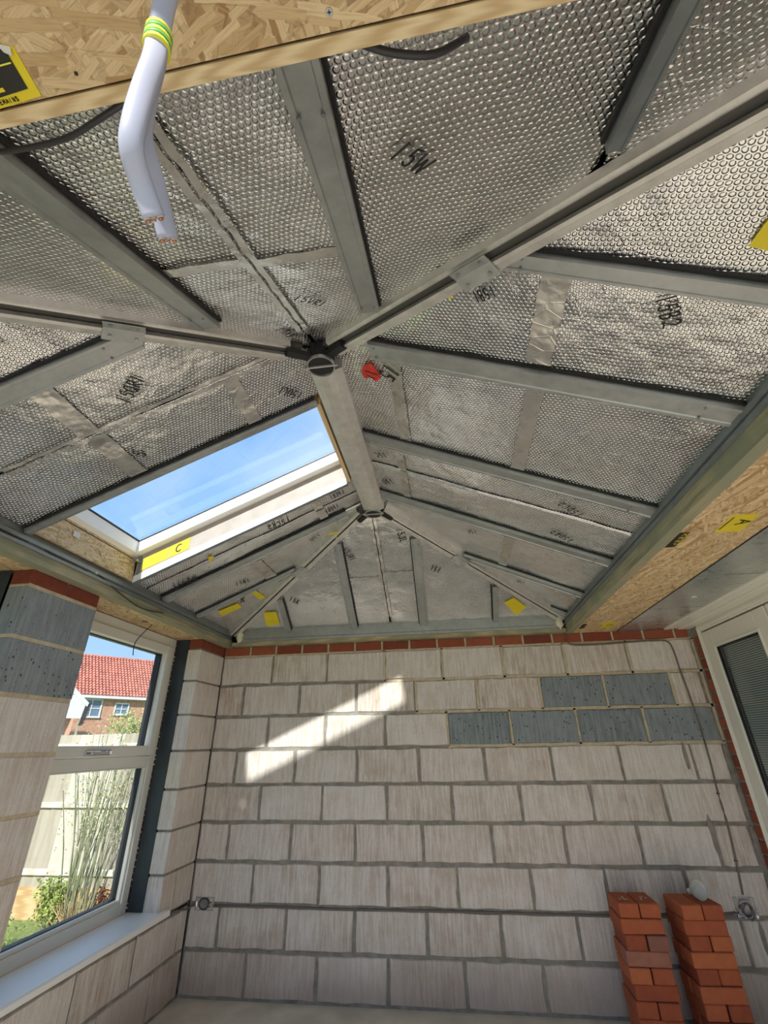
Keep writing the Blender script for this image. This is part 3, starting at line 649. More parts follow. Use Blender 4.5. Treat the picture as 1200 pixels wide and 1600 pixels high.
for lo, hi, lb in ((XL, .41, 'small foil triangle with a yellow label at the left end of the far slope'), (.41, .95, 'foil panel marked 15K on the far slope'),
    (.95, 1.238, 'foil panel marked 15JR1 left of the middle joint of the far slope'), (1.238, 1.50, 'foil panel marked 15JL right of the middle joint of the far slope'),
    (1.50, 2.045, 'foil panel marked 15I on the far slope'), (2.045, XR, 'small foil triangle with a yellow label at the right end of the far slope')):
    panel('F', lo, hi, 0, BF, lb)
for lo, hi, lb in ((XL, .95, 'foil panel at the left edge above the near left hip beam'), (.95, 1.246, 'foil panel behind the hanging grey cables on the near slope'),
    (1.246, 1.51, 'foil panel marked 15VR1 on the near slope'), (1.51, 2.055, 'large foil panel marked 15W on the near slope'), (2.055, XR, 'foil triangle at the top right beside the large hip beam')):
    panel('N', lo, hi, 0, BN, lb)
def panel_at(k, x, y):
    for q in PANELS:
        if q[0] == k and q[2] <= (x, y)[q[1]] <= q[3]: return q[5]
    return [q for q in PANELS if q[0] == k][0][5]
# tape bands over the seams of the panels
def tape(k, c, w, lo, hi, across):
    """band on slope k; across='x': runs along y at x=c"""
    a, b = c-w/2, c+w/2; mb = MB(); n = max(3, int((hi-lo)/.03)); P0 = []
    for i in range(n+1):
        t = lo+(hi-lo)*i/n; wob = .0025*math.sin(i*2.1+c*9)
        for s in (a+wob, (a+b)/2, b+wob*.6):
            x, y = (s, t) if across == 'x' else (t, s)
            P0.append(onp(k, x, y, FOFF+.0075+.004*noise.noise(Vector((x*14, y*14, 1)))))
    mb.poly(P0, [(3*i+j, 3*i+j+1, 3*i+j+4, 3*i+j+3) for i in range(n) for j in range(2)])
    md = ((a+b)/2, (lo+hi)/2) if across == 'x' else ((lo+hi)/2, (a+b)/2)
    mb.build('foil_tape', 'tape', panel_at(k, *md), smooth=True)
for k, c, w, lo, hi in (('R', 1.545, .05, -2.40, -1.84), ('R', 2.03, .055, -2.40, -1.84), ('R', 2.02, .07, -2.82, -2.50), ('R', 1.50, .04, -1.80, -1.59), ('R', 1.50, .04, -1.57, -1.25), ('R', 2.07, .05, -1.15, -.70),
    ('L', .41, .07, -2.65, -2.42), ('L', .415, .07, -2.395, -2.13), ('L', .915, .055, -2.395, -2.13), ('L', .96, .05, -1.385, -1.245), ('L', .96, .05, -1.225, -1.12), ('L', .47, .07, -1.05, -.68)):
    tape(k, c, w, lo, hi, 'x')
for k, c, w, lo, hi in (('N', -2.942, .035, 1.0, 1.24), ('N', -2.93, .035, 1.25, 1.47), ('F', -.50, .02, .99, 1.23), ('F', -.53, .02, 1.245, 1.47)):
    tape(k, c, w, lo, hi, 'y')
for y, k, lo, hi in ((-2.42, 'L', .1, 1.08), (-2.395, 'L', .1, 1.1)): tape(k, y, .015, lo, hi, 'y')
for x in (1.232, 1.258): tape('N', x, .018, -3.35, -2.5, 'x')
for x in (1.226, 1.252): tape('F', x, .02, -1.02, -.15, 'x')
# marker writing
for t, k, a, b in TEXTS:
    A = onp(k, *a, FOFF+.010); B = onp(k, *b, FOFF+.010); U = (B-A); L = U.length; U.normalize(); n = NR[k]; V = n.cross(U).normalized()
    w = L/len(t); h_ = min(max(w*1.75, .036), .085)
    if k in ('R', 'L') and b[1] > -2.0 and w < .02: h_ = .04
    writing(t, A, U, V, h_, w, n, .12).build('marker_writing', 'ink', panel_at(k, *a), label='code '+t+' written in black marker')
# yellow labels
for i, (k, q) in enumerate(STICK):
    n = NR[k]; cx = sum(p[0] for p in q)/len(q); cy = sum(p[1] for p in q)/len(q)
    m = MB().prism([onp(k, x, y, FOFF+.009+.002*math.sin(j*2)) for j, (x, y) in enumerate(q)], n*.0012)
    m.build('yellow_label', 'yellow', panel_at(k, cx, cy), label='yellow label')
s_ = MB().prism([onp('R', x, y, FOFF+.010) for x, y in RED], NR['R']*.0012).build('red_label', 'red', panel_at('R', 1.45, -2.29), label='torn red label')
for (x0, y0, x1, y1) in ((1.425, -2.30, 1.475, -2.29), (1.43, -2.275, 1.46, -2.262)):
    A = onp('R', x0, y0, FOFF+.0125); B = onp('R', x1, y1, FOFF+.0125); q = NR['R'].cross((B-A).normalized())*.003
    MB().poly([A+q, B+q, B-q, A-q], [(0, 1, 2, 3)]).build('print_line', 'blackprint', s_)

# ------------------------------------------------------------------ rafters
def rafter(k, a, b, w, label, seal=-1, screws=((.06, 1), (.94, 1)), mat='steel', drop=.0):
    A = onp(k, *a, FOFF); B = onp(k, *b, FOFF); n = NR[k]; t = (B-A).normalized(); U = t.cross(n).normalized()
    if (k in 'RL' and U.y < 0) or (k in 'FN' and U.x < 0): U = -U
    hh = .030+drop; pr = [(-.5*w, -.004), (-.5*w, hh), (-.34*w, hh), (-.30*w, hh-.0035), (.30*w, hh-.0035), (.34*w, hh), (.5*w, hh), (.5*w, -.004)]
    r = MB().sweep(pr, A, B, U, n).build('rafter', mat, label=label, cat='rafter')
    o = seal*(.5*w+.0045)
    MB().sweep([(o-.0035, -.004), (o-.0035, .010), (o+.0035, .010), (o+.0035, -.004)], A, B, U, n).build('seal_strip', 'black', r)
    L = (B-A).length
    for f, _ in screws:
        for sg in (-.3, .3):
            c = A+(B-A)*f+U*(sg*w)+n*(hh+(-.003 if abs(sg) < .3 else 0))
            MB().disc(c, n, .0045, .003, 8).build('screw', 'steel_dark', r)
    return r
rafter('R', (1.90, -2.845), (2.50, -2.835), .045, 'thin steel rafter from the big hip bracket to the right eave')
rafter('R', (1.47, -2.425), (2.56, -2.455), .075, 'steel rafter from beside the near ridge hub down the right slope', screws=((.02, 1), (.92, 1)))
rafter('R', (1.29, -1.83), (2.56, -1.83), .065, 'steel rafter at the middle of the right slope', screws=((.06, 1), (.93, 1)))
rafter('R', (1.30, -1.245), (2.56, -1.235), .070, 'steel rafter from the far ridge hub down the right slope')
rafter('R', (1.83, -.665), (2.56, -.645), .055, 'short steel rafter from the far right hip bracket to the right eave')
rafter('R', (2.44, -.18), (2.56, -.165), .04, 'stub of rafter at the far right corner', screws=())
rafter('L', (.75, -2.695), (-.07, -2.695), .07, 'steel rafter from the near left hip bracket to the left eave', screws=((.12, 1), (.9, 1)))
rafter('L', (1.17, -2.098), (-.07, -2.098), .028, 'narrow steel trimmer along the upper side of the skylight', screws=())
rafter('L', (1.09, -1.062), (-.07, -1.055), .06, 'steel rafter below the skylight down the left slope')
rafter('L', (.62, -.645), (-.07, -.645), .035, 'slim steel rafter from the far left hip bracket to the left eave', screws=((.4, 1),))
rafter('F', (.965, -.80), (.945, -.07), .06, 'steel rafter left of centre on the far slope', seal=1)
rafter('F', (1.508, -.80), (1.500, -.07), .06, 'steel rafter right of centre on the far slope')
rafter('F', (.425, -.375), (.41, -.07), .04, 'short steel rafter at the left end of the far slope', seal=1, screws=())
rafter('F', (2.045, -.38), (2.055, -.07), .04, 'short steel rafter at the right end of the far slope', screws=())
rafter('N', (1.502, -2.64), (1.522, -3.40), .066, 'steel rafter with two screws running past the marked foil panels of the near slope', seal=1, screws=((.87, 1), (.05, 1)))
rafter('N', (.975, -2.67), (.965, -3.40), .070, 'steel rafter behind the cut ends of the hanging cables', seal=1, screws=((.95, 1), (.1, 1)))
rafter('N', (2.052, -3.13), (2.052, -3.40), .032, 'dark steel rafter at the top right beside the big hip beam', mat='steel_dark', screws=())
# glued joints between panels read as thin dark gaps: they are real gaps under the deck

# ------------------------------------------------------------------ hips and ridge
def hip(label, k1, k2, yap, cx, cy, s0=.10, brk=None, blabel=None):
    A2 = Vector((XM, yap)); B2 = Vector((cx, cy)); d = (B2-A2).normalized(); nrm = Vector((-d.y, d.x)); L = (B2-A2).length
    h_ = thing('hip_beam', label, 'hip beam')
    def side(k):
        m = A2+d*.5
        for sg in (1, -1):
            q = m+nrm*sg*.05
            zz = {kk: zpl(kk, q.x, q.y) for kk in (k1, k2)}
            if min(zz, key=zz.get) == k: return sg
    a = s0; b = L-.01
    for k in (k1, k2):
        sg = side(k); n = NR[k]; mb = MB()
        ow = {'N': .029, 'F': .043}.get(k, .047 if yap < -2 else .036); iw = .0165 if yap < -2 else .0135; mw = iw+.35*(ow-iw)
        lift = .013 if k == 'N' else 0
        def pt(s, o, dn):
            dn = dn-lift if dn > 0 else dn
            q = A2+d*s+nrm*sg*o; return onp(k, q.x, q.y, dn)
        q = []
        for s in (a, b):
            q.append([pt(s, iw, .004), pt(s, iw, .023), pt(s, mw, .023), pt(s, mw+.002, .020), pt(s, ow, .016), pt(s, ow, -.02), pt(s, ow-.004, -.02), pt(s, ow-.004, .008)])
        m = len(q[0]); mb.poly(q[0]+q[1], [tuple(range(m))[::-1], tuple(range(m, 2*m))]+[(i, (i+1) % m, m+(i+1) % m, m+i) for i in range(m)])
        mb.build('flange', 'alu', h_)
    n_ = (NR[k1]+NR[k2]).normalized()
    q = []
    for s in (a-.05, b):
        for o in (-.018, .018):
            p2 = A2+d*s+nrm*o; z = ZR-(ZR-ZE)*s/L
            q.append(Vector((p2.x, p2.y, z))+Vector((0, 0, -.004)))
    mb = MB().hexa([q[0], q[1], q[3], q[2]]+[v+Vector((0, 0, .04)) for v in (q[0], q[1], q[3], q[2])])
    mb.build('groove', 'recess', h_)
    if brk:
        br = thing('hip_bracket', blabel, 'bracket')
        for k in (k1, k2):
            sg = side(k); pts = []
            for s in (brk-.055, brk+.055):
                for o in (0, .052 if k != 'N' else .038):
                    q2 = A2+d*s+nrm*sg*o; pts.append(onp(k, q2.x, q2.y, .027-(.004 if o else 0)))
            MB().prism([pts[0], pts[1], pts[3], pts[2]], NR[k]*.003).build('plate', 'plate', br)
            for s in (brk-.035, brk+.035):
                q2 = A2+d*s+nrm*sg*(.036 if k != 'N' else .026); MB().disc(onp(k, q2.x, q2.y, .029), NR[k], .0055, .003, 10).build('rivet', 'steel', br)
    return h_
hip('large aluminium hip beam running from the near ridge hub to the top right', 'R', 'N', YN, XR, YNE, .10, .745, 'pressed grey metal plate with four rivets over the large right hip beam')
hip('aluminium hip beam running from the near ridge hub to the left edge', 'L', 'N', YN, XL, YNE, .12, .645, 'pressed metal plate over the near left hip beam')
hip('aluminium hip beam from the far ridge hub to the far left corner', 'L', 'F', YF, XL, YFE, .09, .745, 'small metal plate over the far left hip beam')
hip('aluminium hip beam from the far ridge hub to the far right corner', 'R', 'F', YF, XR, YFE, .09, .715, 'small metal plate over the far right hip beam')
h3 = [o for o in bpy.data.objects if o.name == 'hip_beam.002'][0]
for k_, (xa, ya, xb, yb) in (('L', (.955, -.965, .985, -.935)), ('F', (1.0, -.905, .97, -.865))):
    MB().prism([onp(k_, xa-.012, ya-.012, .0235), onp(k_, xb+.012, yb+.0, .0235), onp(k_, xb+.0, yb+.02, .0235), onp(k_, xa-.022, ya+.012, .0235)], NR[k_]*.001).build('yellow_tape_scrap', 'yellow', h3)
rb = MB().sweep([(-.066, .10), (-.066, .016), (-.030, .004), (0, 0), (.030, .004), (.066, .016), (.066, .10)], (XM+.03, YN+.03, 2.695), (XM+.03, YF-.02, 2.695), Vector((1, 0, 0)), Vector((0, 0, 1)))
rb.build('ridge_beam', 'alu', label='wide aluminium ridge beam between the two hubs at the top of the roof', cat='ridge beam')
for y, lb in ((YN-.005, 'near black round ridge hub with a metal rim'), (YF+.01, 'far black round ridge hub below the skylight end')):
    hb = MB().lathe([(.0001, -.03), (.048, -.03), (.052, -.026), (.052, .05), (.0001, .05)], (XM+.02, y, 2.725), (0, 0, 1), 28).build('ridge_hub', 'black', label=lb, cat='ridge hub')
    MB().lathe([(.050, -.036), (.055, -.036), (.055, -.024), (.050, -.024), (.050, -.036)], (XM+.02, y, 2.725), (0, 0, 1), 28).build('rim', 'steel', hb)
    MB().box((XM-.045, y-.003, 2.688), (XM+.085, y+.003, 2.70)).build('end_plate', 'alu', hb)
    for sx in (-1, 1):
        sy = -1 if y < -2 else 1
        MB().tube([(XM+.02, y, 2.73), (XM+.02+sx*.11, y+sy*.09, 2.695)], .020, 8, .016).build('arm', 'black', hb)

# ------------------------------------------------------------------ eaves: steel channels, timber plates, soffits
def eave(name, axis, face, lo, hi, dirn, label, z0, z1):
    """channel with a ribbed face; dirn +1/-1 outward"""
    prof = [(0, z0), (0, z0+.013), (.009, z0+.016), (.009, z0+.023), (0, z0+.026), (0, z0+.042), (.012, z0+.047), (.012, z1), (.06, z1), (.06, z0)] if axis == 'y' else [(0, z0), (0, z0+.018), (.004, z0+.021), (0, z0+.024), (0, z1-.012), (.006, z1-.008), (.006, z1), (.06, z1), (.06, z0)]
    U = Vector((dirn, 0, 0)) if axis == 'y' else Vector((0, dirn, 0))
    A, B = (Vector((face, lo, 0)), Vector((face, hi, 0))) if axis == 'y' else (Vector((lo, face, 0)), Vector((hi, face, 0)))
    return MB().sweep([(u, z) for u, z in prof], A, B, U, Vector((0, 0, 1))).build(name, 'steel' if axis == 'x' and face > -1 else 'steel_dark', label=label, cat='eave channel')
er = eave('eave_channel', 'y', 2.548, -3.38, -.06, 1, 'ribbed grey steel eave channel along the right side', 2.155, 2.222)
el = eave('eave_channel', 'y', -.070, -3.38, -.06, -1, 'grey steel eave channel along the left side above the windows', 2.142, 2.222)
ef = eave('eave_channel', 'x', -.068, -.02, 2.50, 1, 'plain grey steel eave channel across the far wall', 2.130, 2.240)
tr_ = MB().box((2.562, -3.38, 2.096), (2.61, -.002, 2.155)).build('wall_plate', 'green_y', label='green treated timber plate under the right eave channel', cat='timber plate')
tl = MB().box((-.082, -3.38, 2.096), (-.145, -.002, 2.142)).build('wall_plate', 'green_y', label='green treated timber plate under the left eave channel', cat='timber plate')
MB().box((-.07, -.052, 2.103), (2.56, .05, 2.130)).build('wall_plate', 'green_x', label='thin treated timber plate on top of the far brick course', cat='timber plate')
yt = lambda x: -3.4200-.0185*(x-1.155)
def skew(x0, x1, a, b, z0, z1): return MB().hexa([(x0, yt(x0)+a, z0), (x1, yt(x1)+a, z0), (x1, yt(x1)+b, z0), (x0, yt(x0)+b, z0), (x0, yt(x0)+a, z1), (x1, yt(x1)+a, z1), (x1, yt(x1)+b, z1), (x0, yt(x0)+b, z1)])
skew(-.08, 2.60, .0020, .0178, 2.098, 2.19).build('edge_batten', 'pine', label='pale pine batten along the near edge of the roof opening', cat='batten')
skew(-.08, 2.60, .0022, -.0045, 2.108, 2.19).build('gap_strip', 'blackprint', label='dark recessed strip between the pale pine batten and the near strand board', cat='strip')
so = skew(-.14, 3.0, -.0008, -.47, 2.10, 2.118).build('soffit_board', 'osb', label='strand board overhead at the top left of the picture', cat='strand board')
so2 = MB().box((2.612, -3.43, 2.098), (2.925, -.003, 2.116)).build('soffit_board', 'osb_y', label='strand board soffit beside the door on the right', cat='strand board')
so3 = MB().box((-.147, -3.43, 2.099), (-.352, -.003, 2.117)).build('soffit_board', 'osb_y', label='strand board soffit above the left windows', cat='strand board')
for i, (x, y) in enumerate(SCREWS):
    sc_ = MB().disc((x, y, 2.100), (0, 0, -1), (.0042, .0022)[i], .0015, 12).build('screw', ('steel', 'blackprint')[i], so)
    if i == 0: MB().box((x-.0022, y-.0005, 2.098), (x+.0022, y+.0005, 2.0984)).box((x-.0005, y-.0022, 2.098), (x+.0005, y+.0022, 2.0984)).build('slot', 'blackprint', sc_)
gs = MB().box((2.94, -3.43, 2.102), (3.262, -.003, 2.112)).build('soffit_sheet', 'grey_sheet', label='silvery grey laminated sheet between the right strand board and the door head', cat='sheet')
MB().box((2.925, -3.43, 2.100), (2.941, -.003, 2.13)).build('edge_seal', 'black', gs)
MB().disc((3.10, -.86, 2.102), (0, 0, -1), .014, .004, 9).build('filler_spot', 'paper', gs)
for y in (-.62, -1.25, -1.9): MB().box((2.945, y-.001, 2.1005), (3.26, y+.001, 2.103)).build('seam', 'steel_dark', gs)
hd = MB().box((3.262, -2.6, 2.092), (3.30, -.003, 2.112)).box((3.30, -2.6, 2.098), (3.36, -.003, 2.112)).box((3.36, -2.6, 2.09), (3.445, -.003, 2.112)).build('door_head_trim', 'upvc_warm', label='stepped white trim overhead above the glazed door', cat='trim', bevel=.003)
zq = 2.0985
Dn = Vector((0, 0, -1))
# near strand board label
lb_ = MB().prism([(x, y, zq+.001) for x, y in NSTICK], (0, 0, -.0008)).build('printed_label', 'yellow', so, label='yellow and black printed label with a curled white corner')
A = Vector((1.20, -3.4235, zq-.0006))
qx = [(1.147, -3.463), (1.205, -3.472), (1.212, -3.468), (1.209, -3.434), (1.108, -3.427)]
MB().poly([(x, y, zq-.0006) for x, y in qx], [tuple(range(5))]).build('print_block', 'blackprint', lb_)
MB().poly([(1.12, -3.4545, zq-.001), (1.209, -3.4575, zq-.001), (1.209, -3.4590, zq-.001), (1.12, -3.4560, zq-.001)], [(0, 1, 2, 3)]).build('print_line', 'yellow_tape', lb_)
U_ = Vector((1, -.02, 0)).normalized(); V_ = Dn.cross(U_)
writing('REMAINS', Vector((1.158, -3.4245, zq-.0008)), U_, V_, .0042, .0046, Dn, .24, .02).build('lettering', 'blackprint', lb_)
writing('E', Vector((1.165, -3.437, zq-.0012)), U_, V_, .013, .020, Dn, .30, .0).build('lettering', 'yellow', lb_)
MB().prism([(1.206, -3.4755, zq-.0008), (1.222, -3.4715, zq-.004), (1.217, -3.464, zq-.003), (1.209, -3.4675, zq-.001)], (0, 0, -.0006)).build('curled_corner', 'paper', lb_)
# right strand board labels
def lab(q, mat, name='printed_label', label=None):
    return MB().prism([(x, y, 2.0978) for x, y in q], (0, 0, -.0008)).build(name, mat, so2, label=label)
l1 = lab(RSTICK[0], 'yellow', label='yellow label with a black letter A')
U_ = Vector((0, 1, 0)); V_ = Dn.cross(U_)
writing('A', Vector((2.79, -1.945, 2.0962)), U_, V_*1.0, .045, .06, Dn, .16, 0).build('lettering', 'blackprint', l1)
MB().poly([(2.752, -1.97, 2.0962), (2.752, -1.86, 2.0962), (2.757, -1.86, 2.0962), (2.757, -1.97, 2.0962)], [(0, 1, 2, 3)]).build('print_line', 'blackprint', l1)
l2 = lab([(2.600+.015, -1.853), (2.652, -1.853), (2.655, -1.70), (2.615, -1.70)], 'blackprint', label='black and yellow printed label')
for i, (y0, x0, t) in enumerate(((-1.845, 2.642, 'EGG'), (-1.845, 2.622, 'OSB'))):
    pass
writing('KEEP', Vector((2.634, -1.846, 2.0962)), U_, V_, .014, .033, Dn, .22, 0.02).build('lettering', 'yellow', l2)
writing('DRY', Vector((2.650, -1.83, 2.0962)), U_, V_, .012, .033, Dn, .22, 0.02).build('lettering', 'yellow', l2)
l3 = lab(RSTICK[2], 'yellow', label='yellow label near the far wall')
writing('E', Vector((2.80, -.25, 2.0962)), U_, V_, .035, .05, Dn, .14, 0).build('lettering', 'blackprint', l3)
lab(RSTICK[3], 'blackprint', label='small black and yellow label near the far wall')
# foam in far corners
for x, lbx in ((.005, 'blob of pale foam in the far left roof corner'), (2.515, 'blob of pale foam in the far right roof corner')):
    me = bpy.data.meshes.new('foam_blob'); bm = bmesh.new(); bmesh.ops.create_icosphere(bm, subdivisions=3, radius=1)
    for v in bm.verts:
        s = 1+.35*noise.noise(v.co*2.3+Vector((x, 0, 0))); v.co = Vector((x+v.co.x*.026*s, -.085+v.co.y*.03*s, 2.17+v.co.z*.05*s))
    bm.to_mesh(me); bm.free(); me.polygons.foreach_set('use_smooth', [True]*len(me.polygons)); link('foam_blob', me, 'foam', label=lbx, cat='foam')

# ------------------------------------------------------------------ skylight
sk = thing('skylight', 'rectangular roof window with a white frame in the left slope', 'roof window')
def zl(x): return zpl('L', x, 0)
def shaft(name, mat, pts, d): return MB().prism(pts, d).build(name, mat, sk)
D0, D1 = -.02, .155
a0, a1, b0, b1 = SKX0, SKX1, SKY0+.004, SKY1
shaft('lining', 'lining_board', [(a0, b1, zl(a0)+.0), (a1, b1, zl(a1)+.0), (a1, b1, zl(a1)+D1), (a0, b1, zl(a0)+D1)], (0, .015, 0))
shaft('lining', 'osb_side', [(a0, b0, zl(a0)+.0), (a0, b1, zl(a0)+.0), (a0-.02, b1, zl(a0)+D1), (a0-.02, b0, zl(a0)+D1)], (-.015, 0, 0))
shaft('lining', 'pine_y', [(a1, b0, zl(a1)+.0), (a1, b1, zl(a1)+.0), (a1, b1, zl(a1)+D1), (a1, b0, zl(a1)+D1)], (.02, 0, 0))
shaft('lining', 'osb', [(a0, b0, zl(a0)+.0), (a1, b0, zl(a1)+.0), (a1, b0, zl(a1)+D1), (a0, b0, zl(a0)+D1)], (0, -.015, 0))
# steel trimmer along lower edge, coloured white for the sky it reflects
MB().prism([(a0, b1-.004, zl(a0)-.012), (a1, b1-.004, zl(a1)-.012), (a1, b1-.004, zl(a1)+.030), (a0, b1-.004, zl(a0)+.030)], (0, .004, 0)).build('trimmer', 'paint', sk)
MB().prism([(a0, b1-.004, zl(a0)-.014), (a1, b1-.004, zl(a1)-.014), (a1, b1+.02, zl(a1)-.014), (a0, b1+.02, zl(a0)-.014)], (0, 0, .003)).build('trimmer_lip', 'steel_dark', sk)
def fr(x0, x1, y0, y1, h0, h1, nm, mat, par):
    return MB().hexa([(x0, y0, zl(x0)+h0), (x1, y0, zl(x1)+h0), (x1, y1, zl(x1)+h0), (x0, y1, zl(x0)+h0), (x0, y0, zl(x0)+h1), (x1, y0, zl(x1)+h1), (x1, y1, zl(x1)+h1), (x0, y1, zl(x0)+h1)]).build(nm, mat, par)
F = MB()
def frp(mb, x0, x1, y0, y1, h0, h1):
    mb.hexa([(x0, y0, zl(x0)+h0), (x1, y0, zl(x1)+h0), (x1, y1, zl(x1)+h0), (x0, y1, zl(x0)+h0), (x0, y0, zl(x0)+h1), (x1, y0, zl(x1)+h1), (x1, y1, zl(x1)+h1), (x0, y1, zl(x0)+h1)])
frp(F, a0-.03, a1+.02, b1-.047, b1+.02, .150, .225); frp(F, a0-.03, a1+.02, b0-.02, b0+.03, .150, .225)
frp(F, a0-.03, a0+.012, b0, b1, .150, .225); frp(F, a1-.03, a1+.02, b0, b1, .150, .225)
fo = F.build('frame', 'paint', sk)
G = MB(); frp(G, a0, a1, b1-.050, b1-.047, .214, .222); frp(G, a0+.012, a0+.016, b0, b1-.05, .214, .222); G.build('gasket', 'gasket', fo)
G = MB(); frp(G, a0, a1, b0, b1, .224, .228); G.build('pane', 'glass', sk)
G = MB(); frp(G, a0-.07, a1+.05, b1+.0, b1+.05, .226, .26); frp(G, a0-.07, a0-.02, b0-.05, b1, .226, .26); frp(G, a1+.0, a1+.05, b0-.05, b1, .226, .26); frp(G, a0-.07, a1+.05, b0-.05, b0, .226, .26); G.build('outer_flashing', 'steel_dark', sk)
# yellow C label on the far lining
s1 = MB().prism([(-.020, b1-.0012, zl(-.02)+.045), (.125, b1-.0012, zl(.125)+.045), (.125, b1-.0012, zl(.125)+.118), (-.020, b1-.0012, zl(-.02)+.118)], (0, -.0008, 0)).build('yellow_label', 'yellow', sk, label='yellow label with a black letter C')
s2 = MB().prism([(.130, b1-.0012, zl(.13)+.045), (.245, b1-.0012, zl(.245)+.045), (.245, b1-.0012, zl(.245)+.118), (.130, b1-.0012, zl(.13)+.118)], (0, -.0008, 0)).build('yellow_label', 'yellow', sk, label='yellow label with a black letter C')
U_ = Vector((1, 0, S)).normalized(); V_ = Vector((0, 0, 1))
writing('C', Vector((.165, b1-.0028, zl(.165)+.058)), U_, V_, .045, .05, Vector((0, -1, 0)), .15, 0).build('lettering', 'blackprint', s2)
MB().box((-.045, b1-.006, zl(-.04)+.03), (-.030, b1-.001, zl(-.04)+.14)).box((-.05, b1-.05, zl(-.05)+.105), (-.032, b1-.004, zl(-.05)+.112)).build('corner_bracket', 'steel_dark', sk)
MB().prism([(a0-.003, -1.88, zl(a0)+.07), (a0-.003, -1.84, zl(a0)+.07), (a0-.006, -1.84, zl(a0)+.10), (a0-.006, -1.88, zl(a0)+.10)], (.001, 0, 0)).build('white_label', 'paper', sk)

# ------------------------------------------------------------------ cables
cb = thing('twin_cable', 'pair of thick flat grey cables taped together, cut ends hanging down', 'cable')
for i, pts in enumerate(CABLE):
    P0 = [Vector(p) for p in pts]; P0.append(Vector((1.529, -3.556, 1.90))); P0.append(Vector((1.54, -3.57, 2.0))); P0.append(Vector((1.545, -3.575+.005*i, 2.103)))
    up_ = (-.42, .40, .81) if i == 0 else (-.62, .20, .70)
    sh = MB().tube(P0, .0063, 16, .0032, up=up_, smooth=5).build('sheath', 'cable_grey', cb, smooth=True)
    t = (P0[0]-P0[1]).normalized(); u = t.cross(Vector(up_)).normalized()
    for j, o in enumerate((-.0036, 0, .0036)):
        c = P0[0]+u*o
        MB().disc(c, t, .0024 if o else .0014, .0010, 12).build('core', 'insul', sh)
        MB().disc(c+t*.0012, t, .0015 if o else .0009, .0008, 10).build('conductor', 'copper', sh)
mid = [Vector(p) for p in CABLE[0]]; m2 = [Vector(p) for p in CABLE[1]]
for j, (q, mt) in enumerate(((0, 'yellow_tape'), (.25, 'green_tape'), (.5, 'yellow_tape'), (.75, 'green_tape'), (1, 'yellow_tape'))):
    c = (mid[5]+m2[5]).lerp(mid[6]+m2[6], .42+.13*j)*.5; c2 = (mid[5]+m2[5]).lerp(mid[6]+m2[6], .42+.13*(j+1)-.015)*.5
    MB().tube([c, c2], .0078, 16, .0078, up=(-.42, .40, .81), smooth=0).build('tape_band', mt, cb, smooth=True)
MB().tube(BCAB, .0042, 8).build('black_cable', 'cable_dark', label='thin black cable looping under the near batten at the top left', cat='cable', smooth=True)
MB().tube(BCAB2, .0050, 8).build('black_cable', 'cable_dark', label='short black cable sagging under the near batten at top centre', cat='cable', smooth=True)
lc = MB().tube(LCAB, .0035, 8).build('black_cable', 'cable_dark', label='thin black cable clipped along the left eave channel', cat='cable', smooth=True)
for i in (5,): MB().box(Vector(LCAB[i])-Vector((.004, .008, .008)), Vector(LCAB[i])+Vector((.006, .008, .008))).build('clip', 'steel', lc, bevel=.002)
MB().tube(HANG, .0028, 8).build('hanging_wire', 'cable_dark', label='short black wire hanging from the soffit in front of the left window', cat='wire', smooth=True)
wc = MB().tube(WCAB, .0058, 8).build('wall_cable', 'cable_brown', label='dusty brown cable running down the right part of the block wall to the metal box', cat='cable', smooth=True)
for i in (5, 13, 15):
    p = Vector(WCAB[i]); MB().box(p-Vector((.009, .004, .004)), p+Vector((.009, .010, .004))).build('clip', 'cable_dark', wc, bevel=.001)
MB().tube([(.03, -.004, .447), (.4, -.004, .449), (.9, -.004, .445), (1.5, -.004, .449), (2.2, -.004, .447), (2.8, -.004, .450), (3.215, -.004, .478)], .0062, 8).build('wall_cable', 'cable_brown', label='long cable laid in the low mortar joint between the two metal boxes', cat='cable', smooth=True)
MB().tube([(-.146, -.30, .468), (-.143, -.18, .462), (-.14, -.05, .44), (-.128, -.012, .445), (-.108, -.008, .45)], .006, 8).build('wall_cable', 'cable_brown', label='short cable end running from the sill corner to the left metal box', cat='cable', smooth=True)
def backbox(x0, x1, z0, z1, label):
    b = thing('back_box', label, 'socket box'); t = .002; y0, y1 = -.012, -.001
    MB().box((x0, y0, z0), (x1, y1, z0+t)).box((x0, y0, z1-t), (x1, y1, z1)).box((x0, y0, z0), (x0+t, y1, z1)).box((x1-t, y0, z0), (x1, y1, z1)).box((x0, y1-.001, z0), (x1, y1, z1)).box((x0-.008, y0, z0+.03), (x0, y0+t, z0+.045)).box((x1, y0, z0+.03), (x1+.008, y0+t, z0+.045)).build('box', 'chrome', b)
    return b
b1_ = backbox(-.10, .022, .425, .492, 'galvanised metal socket box at the left end of the block wall')
MB().disc((-.040, -.006, .460), (0, -1, 0), .028, .012, 22).build('knockout', 'steel_dark', b1_)
for a in range(2): MB().tube([(-.040+.036*math.cos(t/10*6.28), -.012-.002*a, .460+.030*math.sin(t/10*6.28)) for t in range(a, 9+a)], .003, 6).build('wire', 'cable_dark', b1_, smooth=True)
b2_ = backbox(3.205, 3.315, .452, .548, 'galvanised metal socket box full of coiled wire beside the right brick stack')
for a in range(5):
    cx, cz, rx, rz = 3.262+random.uniform(-.012, .012), .495+random.uniform(-.01, .01), random.uniform(.026, .040), random.uniform(.026, .042)
    MB().tube([(cx+rx*math.cos(t/12*6.28+a), -.018-.005*a-.004*math.sin(t), cz+rz*math.sin(t/12*6.28+a)) for t in range(12)], .0042, 6).build('wire', 'cable_grey' if a % 2 else 'cable_brown', b2_, smooth=True)

